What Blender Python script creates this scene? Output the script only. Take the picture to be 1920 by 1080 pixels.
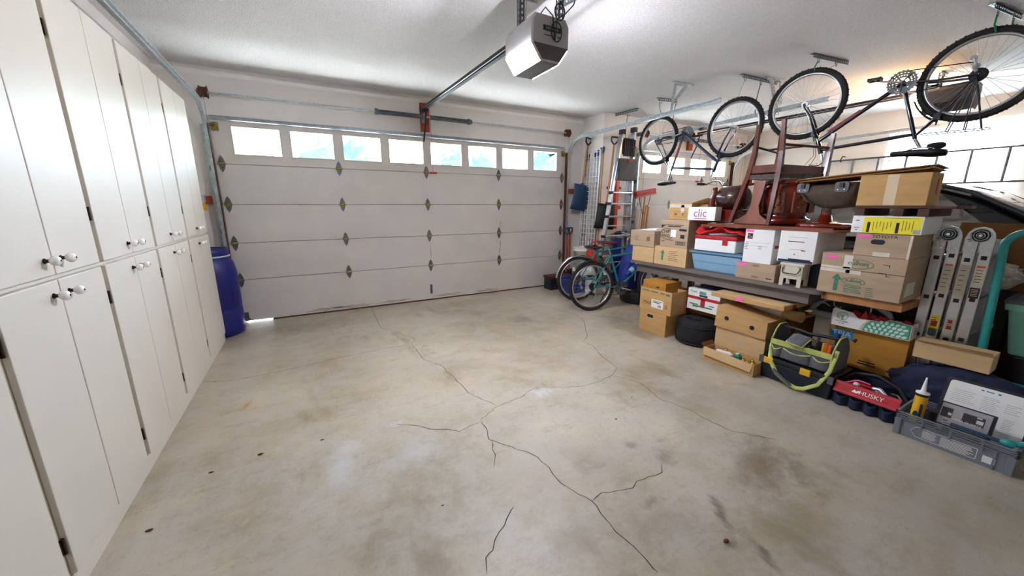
import bpy, math, random
from math import pi, sin, cos, radians as rad
from mathutils import Vector as V, Matrix as Mx

for _o in list(bpy.data.objects):
    bpy.data.objects.remove(_o)
S = bpy.context.scene
COL = S.collection
random.seed(7)

# ------------------------------------------------------------------ camera
cam_d = bpy.data.cameras.new('camera')
cam_d.sensor_width = 36.0
cam_d.lens = 36.0 * 693.39 / 1920.0
cam_d.clip_start = 0.02
cam = bpy.data.objects.new('camera', cam_d)
COL.objects.link(cam)
cam.location = (0.7695, 0.0, 1.4301)
cam.rotation_euler = (rad(90 - 12.655), 0, rad(-28.762))
S.camera = cam

# ------------------------------------------------------------------ world, exposure
S.view_settings.view_transform = 'Standard'
S.view_settings.look = 'None'
S.view_settings.gamma = 1.0
S.view_settings.use_curve_mapping = False
S.view_settings.exposure = 5.5
LAMP = 6.8           # opener lens emission
LAMP2 = 2.3          # second opener, warm bulb
W = bpy.data.worlds.new('world')
S.world = W
W.use_nodes = True
wn = W.node_tree
bg = wn.nodes['Background']
sky = wn.nodes.new('ShaderNodeTexSky')
sky.sky_type = 'HOSEK_WILKIE'
sky.turbidity = 5.0
sky.ground_albedo = 0.5
SUN = (0.45, 0.5, 0.75)
sky.sun_direction = SUN
wn.links.new(sky.outputs[0], bg.inputs[0])
bg.inputs[1].default_value = 3.0
sun_d = bpy.data.lights.new('sun', 'SUN')
sun_d.energy = 1.8
sun_d.angle = rad(0.6)
sun_d.color = (1.0, 0.96, 0.9)
sun = bpy.data.objects.new('sun', sun_d)
COL.objects.link(sun)
sun.rotation_euler = V(SUN).to_track_quat('Z', 'Y').to_euler()


# ------------------------------------------------------------------ materials
def H(h):
    c = [int(h[i:i + 2], 16) / 255 for i in (0, 2, 4)]
    return tuple(x / 12.92 if x <= .04045 else ((x + .055) / 1.055) ** 2.4 for x in c) + (1.0,)


MATS = {}


def M(key, hexc, rough=.6, metal=0.0, var=.12, sc=9.0, bump=0.0, bs=80.0, spec=.5, stretch=(1, 1, 1), emit=None,
      coat=0.0, trans=0.0, alpha=1.0):
    m = bpy.data.materials.new(key)
    m.use_nodes = True
    nt = m.node_tree
    p = nt.nodes['Principled BSDF']
    c = H(hexc)
    p.inputs['Roughness'].default_value = rough
    p.inputs['Metallic'].default_value = metal
    p.inputs['Specular IOR Level'].default_value = spec
    p.inputs['Coat Weight'].default_value = coat
    p.inputs['Transmission Weight'].default_value = trans
    p.inputs['Alpha'].default_value = alpha
    tc = nt.nodes.new('ShaderNodeTexCoord')
    mp = nt.nodes.new('ShaderNodeMapping')
    mp.inputs['Scale'].default_value = stretch
    nt.links.new(tc.outputs['Object'], mp.inputs[0])
    if var > 0:
        nz = nt.nodes.new('ShaderNodeTexNoise')
        nz.inputs['Scale'].default_value = sc
        nz.inputs['Detail'].default_value = 4
        nt.links.new(mp.outputs[0], nz.inputs['Vector'])
        mx = nt.nodes.new('ShaderNodeMix')
        mx.data_type = 'RGBA'
        mx.inputs['A'].default_value = tuple(x * (1 - var) for x in c[:3]) + (1,)
        mx.inputs['B'].default_value = tuple(min(1, x * (1 + var)) for x in c[:3]) + (1,)
        rp = nt.nodes.new('ShaderNodeMapRange')
        rp.inputs[1].default_value = .3
        rp.inputs[2].default_value = .7
        nt.links.new(nz.outputs[0], rp.inputs[0])
        nt.links.new(rp.outputs[0], mx.inputs['Factor'])
        nt.links.new(mx.outputs['Result'], p.inputs['Base Color'])
    else:
        p.inputs['Base Color'].default_value = c
    if bump > 0:
        n2 = nt.nodes.new('ShaderNodeTexNoise')
        n2.inputs['Scale'].default_value = bs
        n2.inputs['Detail'].default_value = 3
        nt.links.new(mp.outputs[0], n2.inputs['Vector'])
        b = nt.nodes.new('ShaderNodeBump')
        b.inputs['Strength'].default_value = bump
        b.inputs['Distance'].default_value = .01
        nt.links.new(n2.outputs[0], b.inputs['Height'])
        nt.links.new(b.outputs[0], p.inputs['Normal'])
    if emit:
        p.inputs['Emission Color'].default_value = H(emit[0])
        p.inputs['Emission Strength'].default_value = emit[1]
    MATS[key] = m
    return m


M('wall', 'e6e1dd', .85, var=.03, sc=3, bump=.25, bs=120)
M('ceiling', 'e6e5e6', .9, var=.09, sc=95, bump=1.0, bs=110)
M('trim', 'f0eeec', .5, var=.03)
M('door_white', 'cfcac6', .6, var=.05, sc=2.2, bump=.08, bs=30)
M('door_frame', 'c9c0b2', .6, var=.06)
M('cab', 'd8d3ca', .42, var=.025, sc=2.0, bump=.03, bs=14)
M('cab_stile', 'c4baa7', .6, var=.06)
M('bronze', '3a2a20', .45, .7, var=.3, sc=40)
M('porcelain', 'f3f1ee', .15, var=0, coat=.5)
M('brass', 'b08d4a', .3, .9, var=.15)
M('galv', 'b9c2c7', .38, .55, var=.2, sc=25)
M('galv_dark', '6f767b', .5, .8, var=.25, sc=25)
M('zinc', 'a39355', .5, .75, var=.45, sc=30)
M('rust_tint', 'c2ab88', .7, var=.15, sc=60)
M('dirt_tint', 'b3aa9e', .8, var=.2, sc=50)
M('rust', '5a3322', .75, .3, var=.35, sc=30)
M('steel_dark', '34343a', .45, .6, var=.2, sc=20)
M('chrome', 'c9cbd0', .2, 1.0, var=.05)
M('alu', 'c3c6c9', .36, .9, var=.1, sc=8)
M('black', '151518', .5, var=.2)
M('black_soft', '17171d', .85, var=.3, sc=20, bump=.3, bs=200)
M('rubber', '1b1a1c', .75, var=.25, sc=60, bump=.4, bs=160)
M('card', 'c29a64', .85, var=.09, sc=4, bump=.12, bs=60, stretch=(1, 1, 5))
M('card_light', 'cfae80', .85, var=.08, sc=4, bump=.12, bs=60, stretch=(1, 1, 5))
M('card_gold', 'b8812f', .8, var=.1, sc=4, bump=.12, bs=60, stretch=(1, 1, 5))
M('card_grey', 'b39a80', .85, var=.09, sc=4, bump=.12, bs=60, stretch=(1, 1, 5))
M('card_in', '8d6238', .9, var=.1, sc=4)
M('white_card', 'e9e8e6', .65, var=.04, sc=5)
M('paper', 'f0efec', .7, var=.04)
M('ink', '2b2722', .8, var=.15, sc=40)
M('ink_soft', '6d5b49', .85, var=.15, sc=40)
M('ink_green', '3e7d63', .8, var=.2, sc=40)
M('ink_red', 'b3242c', .6, var=.1)
M('ink_pink', 'b26a82', .7, var=.1)
M('pink_note', 'f56fb6', .7, var=.05)
M('tape', 'd9c3a4', .18, var=.05, coat=.7)
M('clear_tape', 'dfd6ca', .12, var=.1, coat=1.0)
M('red', 'b01620', .5, var=.2, sc=12)
M('red_cloth', 'c8161f', .75, var=.25, sc=14, bump=.3, bs=30)
M('tub_blue', '86aec8', .4, var=.05)
M('tub_lid', '5d84a3', .4, var=.05)
M('bench', '6e655f', .6, var=.12, sc=6, bump=.1, bs=40, stretch=(1, .15, 1))
M('beige', 'cfc6b4', .5, var=.06)
M('mahogany', '5a2214', .22, var=.35, sc=6, stretch=(1, 1, .2), coat=.6)
M('walnut', '7a3f26', .28, var=.3, sc=8, stretch=(1, 1, .2), coat=.5)
M('red_wood', '6d1c10', .2, var=.3, sc=7, coat=.6)
M('dark_wood', '4a2a1c', .7, var=.35, sc=12, stretch=(1, .2, 1), bump=.3, bs=30)
M('raw_wood', 'b07a4a', .7, var=.2, sc=10, stretch=(1, 1, .15))
M('orange_wood', 'a4472a', .65, var=.25, sc=10, stretch=(.2, 1, 1))
M('handle_wood', 'b98650', .5, var=.2, sc=12, stretch=(1, 1, .1))
M('leather', '3a1f1b', .25, var=.3, sc=20, coat=.4, bump=.2, bs=60)
M('canvas', '54463b', .9, var=.15, sc=30, bump=.2, bs=300)
M('grey_plastic', '54565c', .5, var=.08)
M('lt_grey', 'b7bcc5', .4, var=.06)
M('crate_grey', '7b828a', .5, var=.06)
M('blue_drum', '08146e', .42, var=.1, sc=4)
M('blue', '0f2a86', .55, var=.2, sc=14)
M('navy', '1c2340', .85, var=.35, sc=14, bump=.8, bs=16)
M('shovel_blue', '1d3f63', .5, var=.12)
M('teal', '2f9e9b', .35, var=.08)
M('teal_light', '86c7b6', .5, var=.06)
M('bike_teal', '177f86', .3, .2, var=.1, coat=.6)
M('bike_blue', '14162f', .28, .3, var=.15, coat=.7)
M('bike_blue2', '1b2748', .28, .3, var=.15, coat=.7)
M('bike_red', '8a3a35', .4, var=.2)
M('lime', 'b9c06a', .75, var=.15, sc=20)
M('tote_grey', '63636a', .85, var=.12, sc=30, bump=.2, bs=200)
M('chest', '1b2430', .55, var=.15)
M('yellow', 'e9b21f', .45, var=.08)
M('lemon', 'efe02c', .55, var=.06)
M('orange', 'e8641a', .5, var=.12)
M('green', '1f7a5c', .45, var=.12)
M('gas_red', 'cf3a26', .4, var=.1)
M('bucket', 'e2e0da', .45, var=.05)
M('print_blue', '2a7fae', .6, var=.12)
M('print_green', '4fa083', .6, var=.1)
M('mint', 'cfe8dc', .6, var=.05)
M('label_tan', 'd8d0be', .6, var=.08)
M('photo_grey', 'a7a3a8', .4, var=.15, sc=14)
M('photo_dark', '37333a', .4, var=.5, sc=25)
M('stone', 'd6d4d6', .4, var=.12, sc=20)
M('gold_ball', 'c9a44a', .25, .8, var=.2)
M('rag', 'c8bdb0', .9, var=.25, sc=12, bump=.5, bs=20)
M('purple_red', '5a2a3a', .8, var=.2)
M('car_paint', '1a1c22', .18, .5, var=.1, coat=1.0)
M('car_glass', '8d887f', .05, .6, var=.1, coat=1.0, spec=.8)
M('car_tan', '6e5d4b', .7, var=.2)
M('motor', 'a9a6a8', .45, var=.05)
M('motor_dark', '4f4b4e', .45, var=.08)
M('concrete_out', 'bdb7ac', .9, var=.08, sc=3)
M('apron', 'f1ede5', .9, var=.05, sc=3)  # very pale tone for the slab added to bounce sunlight
M('leaf', '4f6451', .8, var=.35, sc=6)
M('stucco', 'd9cbb8', .9, var=.05)
M('crack', '3b352d', .95, var=.35, sc=25)
M('lens', 'ffffff', .4, var=0, emit=('f6f5ff', LAMP))
M('lens_warm', 'ffe2b0', .4, var=0, emit=('ffc98a', LAMP2))


def mat_glass():
    m = bpy.data.materials.new('window_glass')
    m.use_nodes = True
    nt = m.node_tree
    nt.nodes.clear()
    out = nt.nodes.new('ShaderNodeOutputMaterial')
    tr = nt.nodes.new('ShaderNodeBsdfTransparent')
    tr.inputs[0].default_value = (.93, .96, .96, 1)
    gl = nt.nodes.new('ShaderNodeBsdfGlossy')
    gl.inputs['Roughness'].default_value = .05
    lw = nt.nodes.new('ShaderNodeLayerWeight')
    lw.inputs[0].default_value = .5
    pw = nt.nodes.new('ShaderNodeMath')
    pw.operation = 'POWER'
    pw.inputs[1].default_value = 4.0
    nt.links.new(lw.outputs['Facing'], pw.inputs[0])
    ma = nt.nodes.new('ShaderNodeMath')
    ma.operation = 'MULTIPLY_ADD'
    ma.inputs[1].default_value = .4
    ma.inputs[2].default_value = .03
    nt.links.new(pw.outputs[0], ma.inputs[0])
    mx = nt.nodes.new('ShaderNodeMixShader')
    nt.links.new(ma.outputs[0], mx.inputs[0])
    nt.links.new(tr.outputs[0], mx.inputs[1])
    nt.links.new(gl.outputs[0], mx.inputs[2])
    nt.links.new(mx.outputs[0], out.inputs[0])
    MATS['glass'] = m


mat_glass()


def mat_curtain():
    m = bpy.data.materials.new('sheer_curtain')
    m.use_nodes = True
    nt = m.node_tree
    nt.nodes.clear()
    out = nt.nodes.new('ShaderNodeOutputMaterial')
    d = nt.nodes.new('ShaderNodeBsdfDiffuse')
    d.inputs[0].default_value = (.85, .85, .88, 1)
    t = nt.nodes.new('ShaderNodeBsdfTranslucent')
    t.inputs[0].default_value = (.94, .95, .97, 1)
    tp = nt.nodes.new('ShaderNodeBsdfTransparent')
    mx = nt.nodes.new('ShaderNodeMixShader')
    mx.inputs[0].default_value = .75
    m2 = nt.nodes.new('ShaderNodeMixShader')
    m2.inputs[0].default_value = .25
    nt.links.new(d.outputs[0], mx.inputs[1])
    nt.links.new(t.outputs[0], mx.inputs[2])
    nt.links.new(mx.outputs[0], m2.inputs[1])
    nt.links.new(tp.outputs[0], m2.inputs[2])
    nt.links.new(m2.outputs[0], out.inputs[0])
    MATS['curtain'] = m


mat_curtain()


def mat_floor():
    m = bpy.data.materials.new('concrete_floor')
    m.use_nodes = True
    nt = m.node_tree
    N, L = nt.nodes, nt.links
    p = N['Principled BSDF']
    tc = N.new('ShaderNodeTexCoord')

    def noise(sc, det=6, st=None, rough=.6):
        n = N.new('ShaderNodeTexNoise')
        n.inputs['Scale'].default_value = sc
        n.inputs['Detail'].default_value = det
        n.inputs['Roughness'].default_value = rough
        if st:
            mp = N.new('ShaderNodeMapping')
            mp.inputs['Scale'].default_value = st
            L.new(tc.outputs['Object'], mp.inputs[0])
            L.new(mp.outputs[0], n.inputs['Vector'])
        else:
            L.new(tc.outputs['Object'], n.inputs['Vector'])
        return n.outputs[0]

    def rng(x, a, b, c=0.0, d=1.0):
        r = N.new('ShaderNodeMapRange')
        r.interpolation_type = 'SMOOTHSTEP'
        for i, q in enumerate((a, b, c, d)):
            r.inputs[i + 1].default_value = q
        L.new(x, r.inputs[0])
        return r.outputs[0]

    def mix(f, a, b):
        x = N.new('ShaderNodeMix')
        x.data_type = 'RGBA'
        L.new(f, x.inputs['Factor'])
        for s, q in (('A', a), ('B', b)):
            if isinstance(q, tuple):
                x.inputs[s].default_value = q
            else:
                L.new(q, x.inputs[s])
        return x.outputs['Result']

    n1 = noise(.9, 8)
    n2 = noise(4.0, 8, None, .7)
    n3 = noise(45, 6, None, .75)
    c = mix(rng(n1, .35, .65), H('9b8f79'), H('c2b8a5'))
    c = mix(rng(n2, .36, .66, 0, .75), c, H('b4aea6'))
    c = mix(rng(noise(2.1, 7, (1, .55, 1)), .55, .72, 0, .75), c, H('84755b'))
    c = mix(rng(noise(.55, 9, (1, 1.4, 1), .75), .5, .68, 0, .55), c, H('8d816c'))
    c = mix(rng(noise(5.5, 9, (.45, 1.3, 1), .8), .52, .7, 0, .5), c, H('857a68'))
    c = mix(rng(n3, .50, .75, 0, .4), c, H('7d7364'))
    c = mix(rng(noise(14, 8, (1, .7, 1), .8), .5, .7, 0, .35), c, H('8a7e6b'))
    c = mix(rng(noise(11, 8, (.7, 1, 1), .8), .55, .72, 0, .4), c, H('c6beb0'))
    c = mix(rng(noise(150, 4, None, .8), .62, .72, 0, .5), c, H('5f574a'))
    c = mix(rng(noise(120, 4, (1, 1, 1), .8), .66, .74, 0, .5), c, H('d2ccc0'))
    wob = noise(6, 6, None, .7)
    wob2 = noise(16, 6, (1.6, .6, 1), .7)
    # stains, pale patches, shade painted in by the bicycles: centre x, y, radius x, y, rotation, colour, strength
    st = [(2.90, .93, .34, .22, .5, '6f5b42', .75), (3.0, .78, .2, .12, .4, '6f5b42', .5), (2.6, .62, .3, .16, .5, '7d6d55', .45),
          (2.36, .83, .14, .035, .9, '57524d', .8), (2.31, .60, .1, .03, 1.1, '57524d', .8),
          (2.23, .70, .05, .03, 0, '4a4d50', .8), (2.12, 1.03, .07, .03, .2, '6b655c', .6), (2.37, 1.40, .06, .05, 0, '736c63', .6),
          (2.45, 1.22, .1, .06, .3, '776f64', .6),
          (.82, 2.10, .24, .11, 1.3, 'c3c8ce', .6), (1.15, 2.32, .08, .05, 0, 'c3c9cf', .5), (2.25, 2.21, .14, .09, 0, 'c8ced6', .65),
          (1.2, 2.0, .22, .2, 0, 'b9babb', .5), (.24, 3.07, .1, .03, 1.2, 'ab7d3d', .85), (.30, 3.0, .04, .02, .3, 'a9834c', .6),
          (.39, 2.38, .022, .014, .3, '4a3320', .95), (.714, 2.36, .018, .01, 0, '3a2c20', .95), (.79, 4.9, .8, .35, 0, '7f735f', .6),
          (2.6, 5.0, .9, .25, 0, '897d69', .5), (3.06, 3.87, .28, .22, .3, '6e6557', .6), (3.0, 3.5, .5, .2, .2, '877b68', .5),
          (4.2, 3.3, .4, .5, 0, '7a6f60', .6), (.57, 4.22, .18, .1, 0, 'b9b2a3', .6), (1.7, 1.5, .5, .35, .4, 'b3aa9d', .5),
          (3.5, 1.3, .25, .7, .1, '948876', .4), (3.4, .3, .5, .6, .1, '9a8e7c', .35), (.0, 1.9, .05, .6, 0, 'c2bbb0', .5)]
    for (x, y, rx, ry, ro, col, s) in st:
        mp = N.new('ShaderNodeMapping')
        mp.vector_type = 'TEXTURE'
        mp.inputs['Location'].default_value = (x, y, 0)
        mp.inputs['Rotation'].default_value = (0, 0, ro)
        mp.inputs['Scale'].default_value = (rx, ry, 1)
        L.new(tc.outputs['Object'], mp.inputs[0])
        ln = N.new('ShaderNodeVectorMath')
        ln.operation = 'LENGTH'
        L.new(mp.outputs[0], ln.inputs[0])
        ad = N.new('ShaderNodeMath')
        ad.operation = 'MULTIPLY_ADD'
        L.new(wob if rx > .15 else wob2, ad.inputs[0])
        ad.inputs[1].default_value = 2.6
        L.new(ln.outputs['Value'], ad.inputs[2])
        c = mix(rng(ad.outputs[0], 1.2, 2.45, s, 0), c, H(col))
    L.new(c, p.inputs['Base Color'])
    rr = rng(n1, .3, .7, .34, .5)
    L.new(rr, p.inputs['Roughness'])
    b = N.new('ShaderNodeBump')
    b.inputs['Strength'].default_value = .12
    b.inputs['Distance'].default_value = .01
    L.new(n3, b.inputs['Height'])
    L.new(b.outputs[0], p.inputs['Normal'])
    MATS['floor'] = m


mat_floor()


# ------------------------------------------------------------------ mesh helpers
class MB:
    def __init__(s, T=None):
        s.v, s.f, s.sm, s.T = [], [], [], T

    def add(s, vs, fs, smooth=False, T=None):
        o = len(s.v)
        for v in vs:
            v = V(v)
            if T is not None:
                v = T @ v
            if s.T is not None:
                v = s.T @ v
            s.v.append(v)
        s.f += [[i + o for i in f] for f in fs]
        s.sm += [smooth] * len(fs)
        return s

    def box(s, a, b, T=None):
        x0, y0, z0 = [min(p, q) for p, q in zip(a, b)]
        x1, y1, z1 = [max(p, q) for p, q in zip(a, b)]
        return s.add([(x0, y0, z0), (x1, y0, z0), (x1, y1, z0), (x0, y1, z0), (x0, y0, z1), (x1, y0, z1), (x1, y1, z1), (x0, y1, z1)],
                     [(3, 2, 1, 0), (4, 5, 6, 7), (0, 1, 5, 4), (1, 2, 6, 5), (2, 3, 7, 6), (3, 0, 4, 7)], False, T)

    def taper(s, c, b, t, z0, z1, T=None):  # frustum box: centre xy, bottom half sizes, top half sizes
        vs = [(c[0] + i * b[0], c[1] + j * b[1], z0) for i, j in ((-1, -1), (1, -1), (1, 1), (-1, 1))]
        vs += [(c[0] + i * t[0], c[1] + j * t[1], z1) for i, j in ((-1, -1), (1, -1), (1, 1), (-1, 1))]
        return s.add(vs, [(3, 2, 1, 0), (4, 5, 6, 7), (0, 1, 5, 4), (1, 2, 6, 5), (2, 3, 7, 6), (3, 0, 4, 7)], False, T)

    def tube(s, pts, r, n=8, closed=False, T=None, flat=1.0):
        pts = [V(p) for p in pts]
        k = len(pts)
        rs = r if isinstance(r, (list, tuple)) else [r] * k
        vs, up = [], None
        for i, p in enumerate(pts):
            if closed:
                t = pts[(i + 1) % k] - pts[i - 1]
            else:
                t = pts[min(i + 1, k - 1)] - pts[max(i - 1, 0)]
            t.normalize()
            if up is None:
                a = V((0, 0, 1)) if abs(t.z) < .9 else V((1, 0, 0))
                up = (a - t * a.dot(t)).normalized()
            else:
                up = (up - t * up.dot(t)).normalized()
            w = t.cross(up)
            for j in range(n):
                a = 2 * pi * j / n
                vs.append(p + (up * cos(a) * flat + w * sin(a)) * rs[i])
        fs = []
        for i in range(k if closed else k - 1):
            for j in range(n):
                a, b = i * n + j, i * n + (j + 1) % n
                c, d = ((i + 1) % k) * n + (j + 1) % n, ((i + 1) % k) * n + j
                fs.append((a, d, c, b))
        s.add(vs, fs, True, T)
        if not closed:
            s.add(vs[:n], [tuple(range(n))], False, T)
            s.add(vs[-n:], [tuple(range(n))[::-1]], False, T)
        return s

    def cyl(s, p, q, r, r2=None, n=14, T=None):
        return s.tube([p, q], [r, r if r2 is None else r2], n, False, T)

    def lathe(s, prof, n=24, T=None, smooth=True):
        vs, k = [], len(prof)
        for (r, z) in prof:
            for j in range(n):
                a = 2 * pi * j / n
                vs.append((r * cos(a), r * sin(a), z))
        fs = [(i * n + j, i * n + (j + 1) % n, (i + 1) * n + (j + 1) % n, (i + 1) * n + j) for i in range(k - 1) for j in range(n)]
        s.add(vs, fs, smooth, T)
        if prof[0][0] > 1e-5:
            s.add(vs[:n], [tuple(range(n))[::-1]], False, T)
        if prof[-1][0] > 1e-5:
            s.add(vs[-n:], [tuple(range(n))], False, T)
        return s

    def prism(s, poly, h0, h1, T=None, smooth=False):  # xy polygon (ccw) extruded in z
        n = len(poly)
        vs = [(x, y, h0) for x, y in poly] + [(x, y, h1) for x, y in poly]
        fs = [(i, (i + 1) % n, n + (i + 1) % n, n + i) for i in range(n)]
        s.add(vs, fs, smooth, T)
        s.add(vs[:n], [tuple(range(n))[::-1]], False, T)
        s.add(vs[n:], [tuple(range(n))], False, T)
        return s

    def torus(s, c, R, r, n=32, m=8, T=None, flat=1.0):  # in the xz plane, axis y
        vs = []
        for i in range(n):
            a = 2 * pi * i / n
            for j in range(m):
                b = 2 * pi * j / m
                rr = R + r * cos(b)
                vs.append((c[0] + rr * cos(a), c[1] + r * flat * sin(b), c[2] + rr * sin(a)))
        fs = [(i * m + j, ((i + 1) % n) * m + j, ((i + 1) % n) * m + (j + 1) % m, i * m + (j + 1) % m) for i in range(n) for j in range(m)]
        return s.add(vs, fs, True, T)

    def sphere(s, c, r, n=12, m=8, sq=(1, 1, 1), T=None):
        prof = [(max(1e-6, r * sin(pi * i / m)), -r * cos(pi * i / m)) for i in range(m + 1)]
        b = MB()
        b.lathe(prof, n)
        return s.add([(c[0] + v.x * sq[0], c[1] + v.y * sq[1], c[2] + v.z * sq[2]) for v in b.v], b.f, True, T)

    def grid(s, P, smooth=True, T=None, thick=None):  # P[i][j]; thick: a vector offset giving the sheet a back side
        a, b = len(P), len(P[0])
        vs = [p for row in P for p in row]
        fs = [(i * b + j, (i + 1) * b + j, (i + 1) * b + j + 1, i * b + j + 1) for i in range(a - 1) for j in range(b - 1)]
        if thick is not None:
            o = len(vs)
            t = V(thick)
            vs = vs + [V(p) + t for p in vs]
            fs = fs + [tuple(i + o for i in f[::-1]) for f in fs]
            rim = [j for j in range(b)] + [i * b + b - 1 for i in range(1, a)] + [(a - 1) * b + j for j in range(b - 2, -1, -1)] + [i * b for i in range(a - 2, 0, -1)]
            for q in range(len(rim)):
                u, w = rim[q], rim[(q + 1) % len(rim)]
                fs.append((u, w, w + o, u + o))
        return s.add(vs, fs, smooth, T)

    def loft(s, rings, smooth=True, T=None):  # closed rings of equal length, capped
        n = len(rings[0])
        vs = [p for r in rings for p in r]
        fs = [(i * n + j, i * n + (j + 1) % n, (i + 1) * n + (j + 1) % n, (i + 1) * n + j) for i in range(len(rings) - 1) for j in range(n)]
        s.add(vs, fs, smooth, T)
        s.add(rings[0], [tuple(range(n))[::-1]], False, T)
        s.add(rings[-1], [tuple(range(n))], False, T)
        return s


ORG = {}


def thing(name, label, cat, loc=(0, 0, 0), rot=(0, 0, 0), group=None, local=False, kind=None):
    o = bpy.data.objects.new(name, None)
    o.empty_display_size = .05
    COL.objects.link(o)
    o.location = loc
    o.rotation_euler = rot
    ORG[o.name] = V((0, 0, 0)) if local else V(loc)
    if label:
        o['label'] = label
    if cat:
        o['category'] = cat
    if group:
        o['group'] = group
    if kind:
        o['kind'] = kind
    return o


def mesh(mb, name, mat, org):
    me = bpy.data.meshes.new(name)
    me.from_pydata([v - org for v in mb.v], [], mb.f)
    me.polygons.foreach_set('use_smooth', mb.sm)
    me.materials.append(MATS[mat])
    me.update()
    return me


def part(mb, name, mat, parent, bevel=0, label=None, kind=None):
    me = mesh(mb, name, mat, ORG[parent.name])
    return pdata(me, name, parent, bevel, label, kind)


def pdata(me, name, parent, bevel=0, label=None, kind=None, loc=(0, 0, 0), rot=(0, 0, 0)):
    o = bpy.data.objects.new(name, me)
    COL.objects.link(o)
    o.parent = parent
    o.location = loc
    o.rotation_euler = rot
    ORG[o.name] = ORG[parent.name]
    if bevel:
        b = o.modifiers.new('bevel', 'BEVEL')
        b.width = bevel
        b.segments = 2
        b.limit_method = 'ANGLE'
    if label:
        o['label'] = label
    if kind:
        o['kind'] = kind
    return o


def single(mb, name, mat, label, cat, org, group=None, bevel=0, kind=None):
    me = mesh(mb, name, mat, V(org))
    o = bpy.data.objects.new(name, me)
    COL.objects.link(o)
    o.location = org
    ORG[o.name] = V(org)
    if bevel:
        b = o.modifiers.new('bevel', 'BEVEL')
        b.width = bevel
        b.segments = 2
        b.limit_method = 'ANGLE'
    if label:
        o['label'] = label
    if cat:
        o['category'] = cat
    if group:
        o['group'] = group
    if kind:
        o['kind'] = kind
    return o


def struct(mb, name, mat, org=(0, 0, 0), bevel=0):
    return single(mb, name, mat, None, None, org, None, bevel, 'structure')


def B(a, b):
    return MB().box(a, b)


def FX(x, y, z, tilt=0, roll=0):
    """frame of a face that looks towards -x: local x runs to -y, local y up"""
    m = Mx(((0, 0, -1, x), (-1, 0, 0, y), (0, 1, 0, z), (0, 0, 0, 1)))
    return m @ Mx.Rotation(roll, 4, 'Z') @ Mx.Rotation(tilt, 4, 'X')


def FY(x, y, z, roll=0):
    """frame of a face that looks towards -y: local x runs to +x, local y up"""
    m = Mx(((1, 0, 0, x), (0, 0, -1, y), (0, 1, 0, z), (0, 0, 0, 1)))
    return m @ Mx.Rotation(roll, 4, 'Z')


def text(s, size, T, name, mat, parent, sx=1.0, depth=.0006, align='CENTER'):
    cu = bpy.data.curves.new(name, 'FONT')
    cu.body = s
    cu.size = size
    cu.align_x = align
    cu.align_y = 'CENTER'
    cu.extrude = depth
    cu.resolution_u = 3
    t = bpy.data.objects.new('tmp_text', cu)
    COL.objects.link(t)
    dg = bpy.context.evaluated_depsgraph_get()
    me = bpy.data.meshes.new_from_object(t.evaluated_get(dg))
    bpy.data.objects.remove(t)
    bpy.data.curves.remove(cu)
    me.transform(Mx.Translation(-ORG[parent.name]) @ T @ Mx.Diagonal((sx, 1, 1, 1)))
    me.materials.clear()
    me.materials.append(MATS[mat])
    me.name = name
    return pdata(me, name, parent)


def rects(T, rs, th=.0008):
    """thin raised print: list of (x, y, w, h) centred rectangles in the frame T"""
    mb = MB()
    for (x, y, w, h) in rs:
        mb.box((x - w / 2, y - h / 2, 0), (x + w / 2, y + h / 2, th), T)
    return mb


def lines(x0, y0, n, w, dy, h, seed=1, ragged=.35):
    r = random.Random(seed)
    out = []
    for i in range(n):
        ww = w * (1 - ragged * r.random())
        out.append((x0 + ww / 2, y0 - i * dy, ww, h))
    return out


def rrect(w, h, r, n=5, cx=0, cy=0):
    out = []
    for k, (sx, sy) in enumerate(((1, 1), (-1, 1), (-1, -1), (1, -1))):
        for i in range(n + 1):
            a = (k + i / n) * pi / 2
            out.append((cx + sx * (w / 2 - r) + r * cos(a), cy + sy * (h / 2 - r) + r * sin(a)))
    return out


def ell(cx, cy, rx, ry, n=20):
    return [(cx + rx * cos(2 * pi * i / n), cy + ry * sin(2 * pi * i / n)) for i in range(n)]


def ring(T, cx, cy, rx, ry, w, n=24, th=.0008):
    mb = MB()
    for i in range(n):
        a, b = 2 * pi * i / n, 2 * pi * (i + 1) / n
        P = [(cx + (rx - w * k) * cos(t), cy + (ry - w * k) * sin(t)) for t, k in ((a, 0), (b, 0), (b, 1), (a, 1))]
        mb.add([(x, y, th) for x, y in P], [(0, 1, 2, 3)], False, T)
    return mb


def sweep_yz(path, x0, prof, mb=None):
    """sweep a profile of (dx, dn) along a (y, z) path"""
    mb = mb or MB()
    k = len(path)
    rings = []
    for i, (y, z) in enumerate(path):
        a, b = path[max(i - 1, 0)], path[min(i + 1, k - 1)]
        t = V((b[0] - a[0], b[1] - a[1])).normalized()
        nn = V((-t.y, t.x))
        rings.append([(x0 + dx, y + nn.x * dn, z + nn.y * dn) for dx, dn in prof])
    mb.loft(rings, False)
    return mb


def wob(amp, seed):
    r = random.Random(seed)
    ph = [(r.uniform(3, 9), r.uniform(3, 9), r.uniform(3, 9), r.uniform(0, 6)) for _ in range(4)]
    return lambda p: amp * sum(sin(a * p[0] + b * p[1] + c * p[2] + d) for a, b, c, d in ph) / 2

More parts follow.
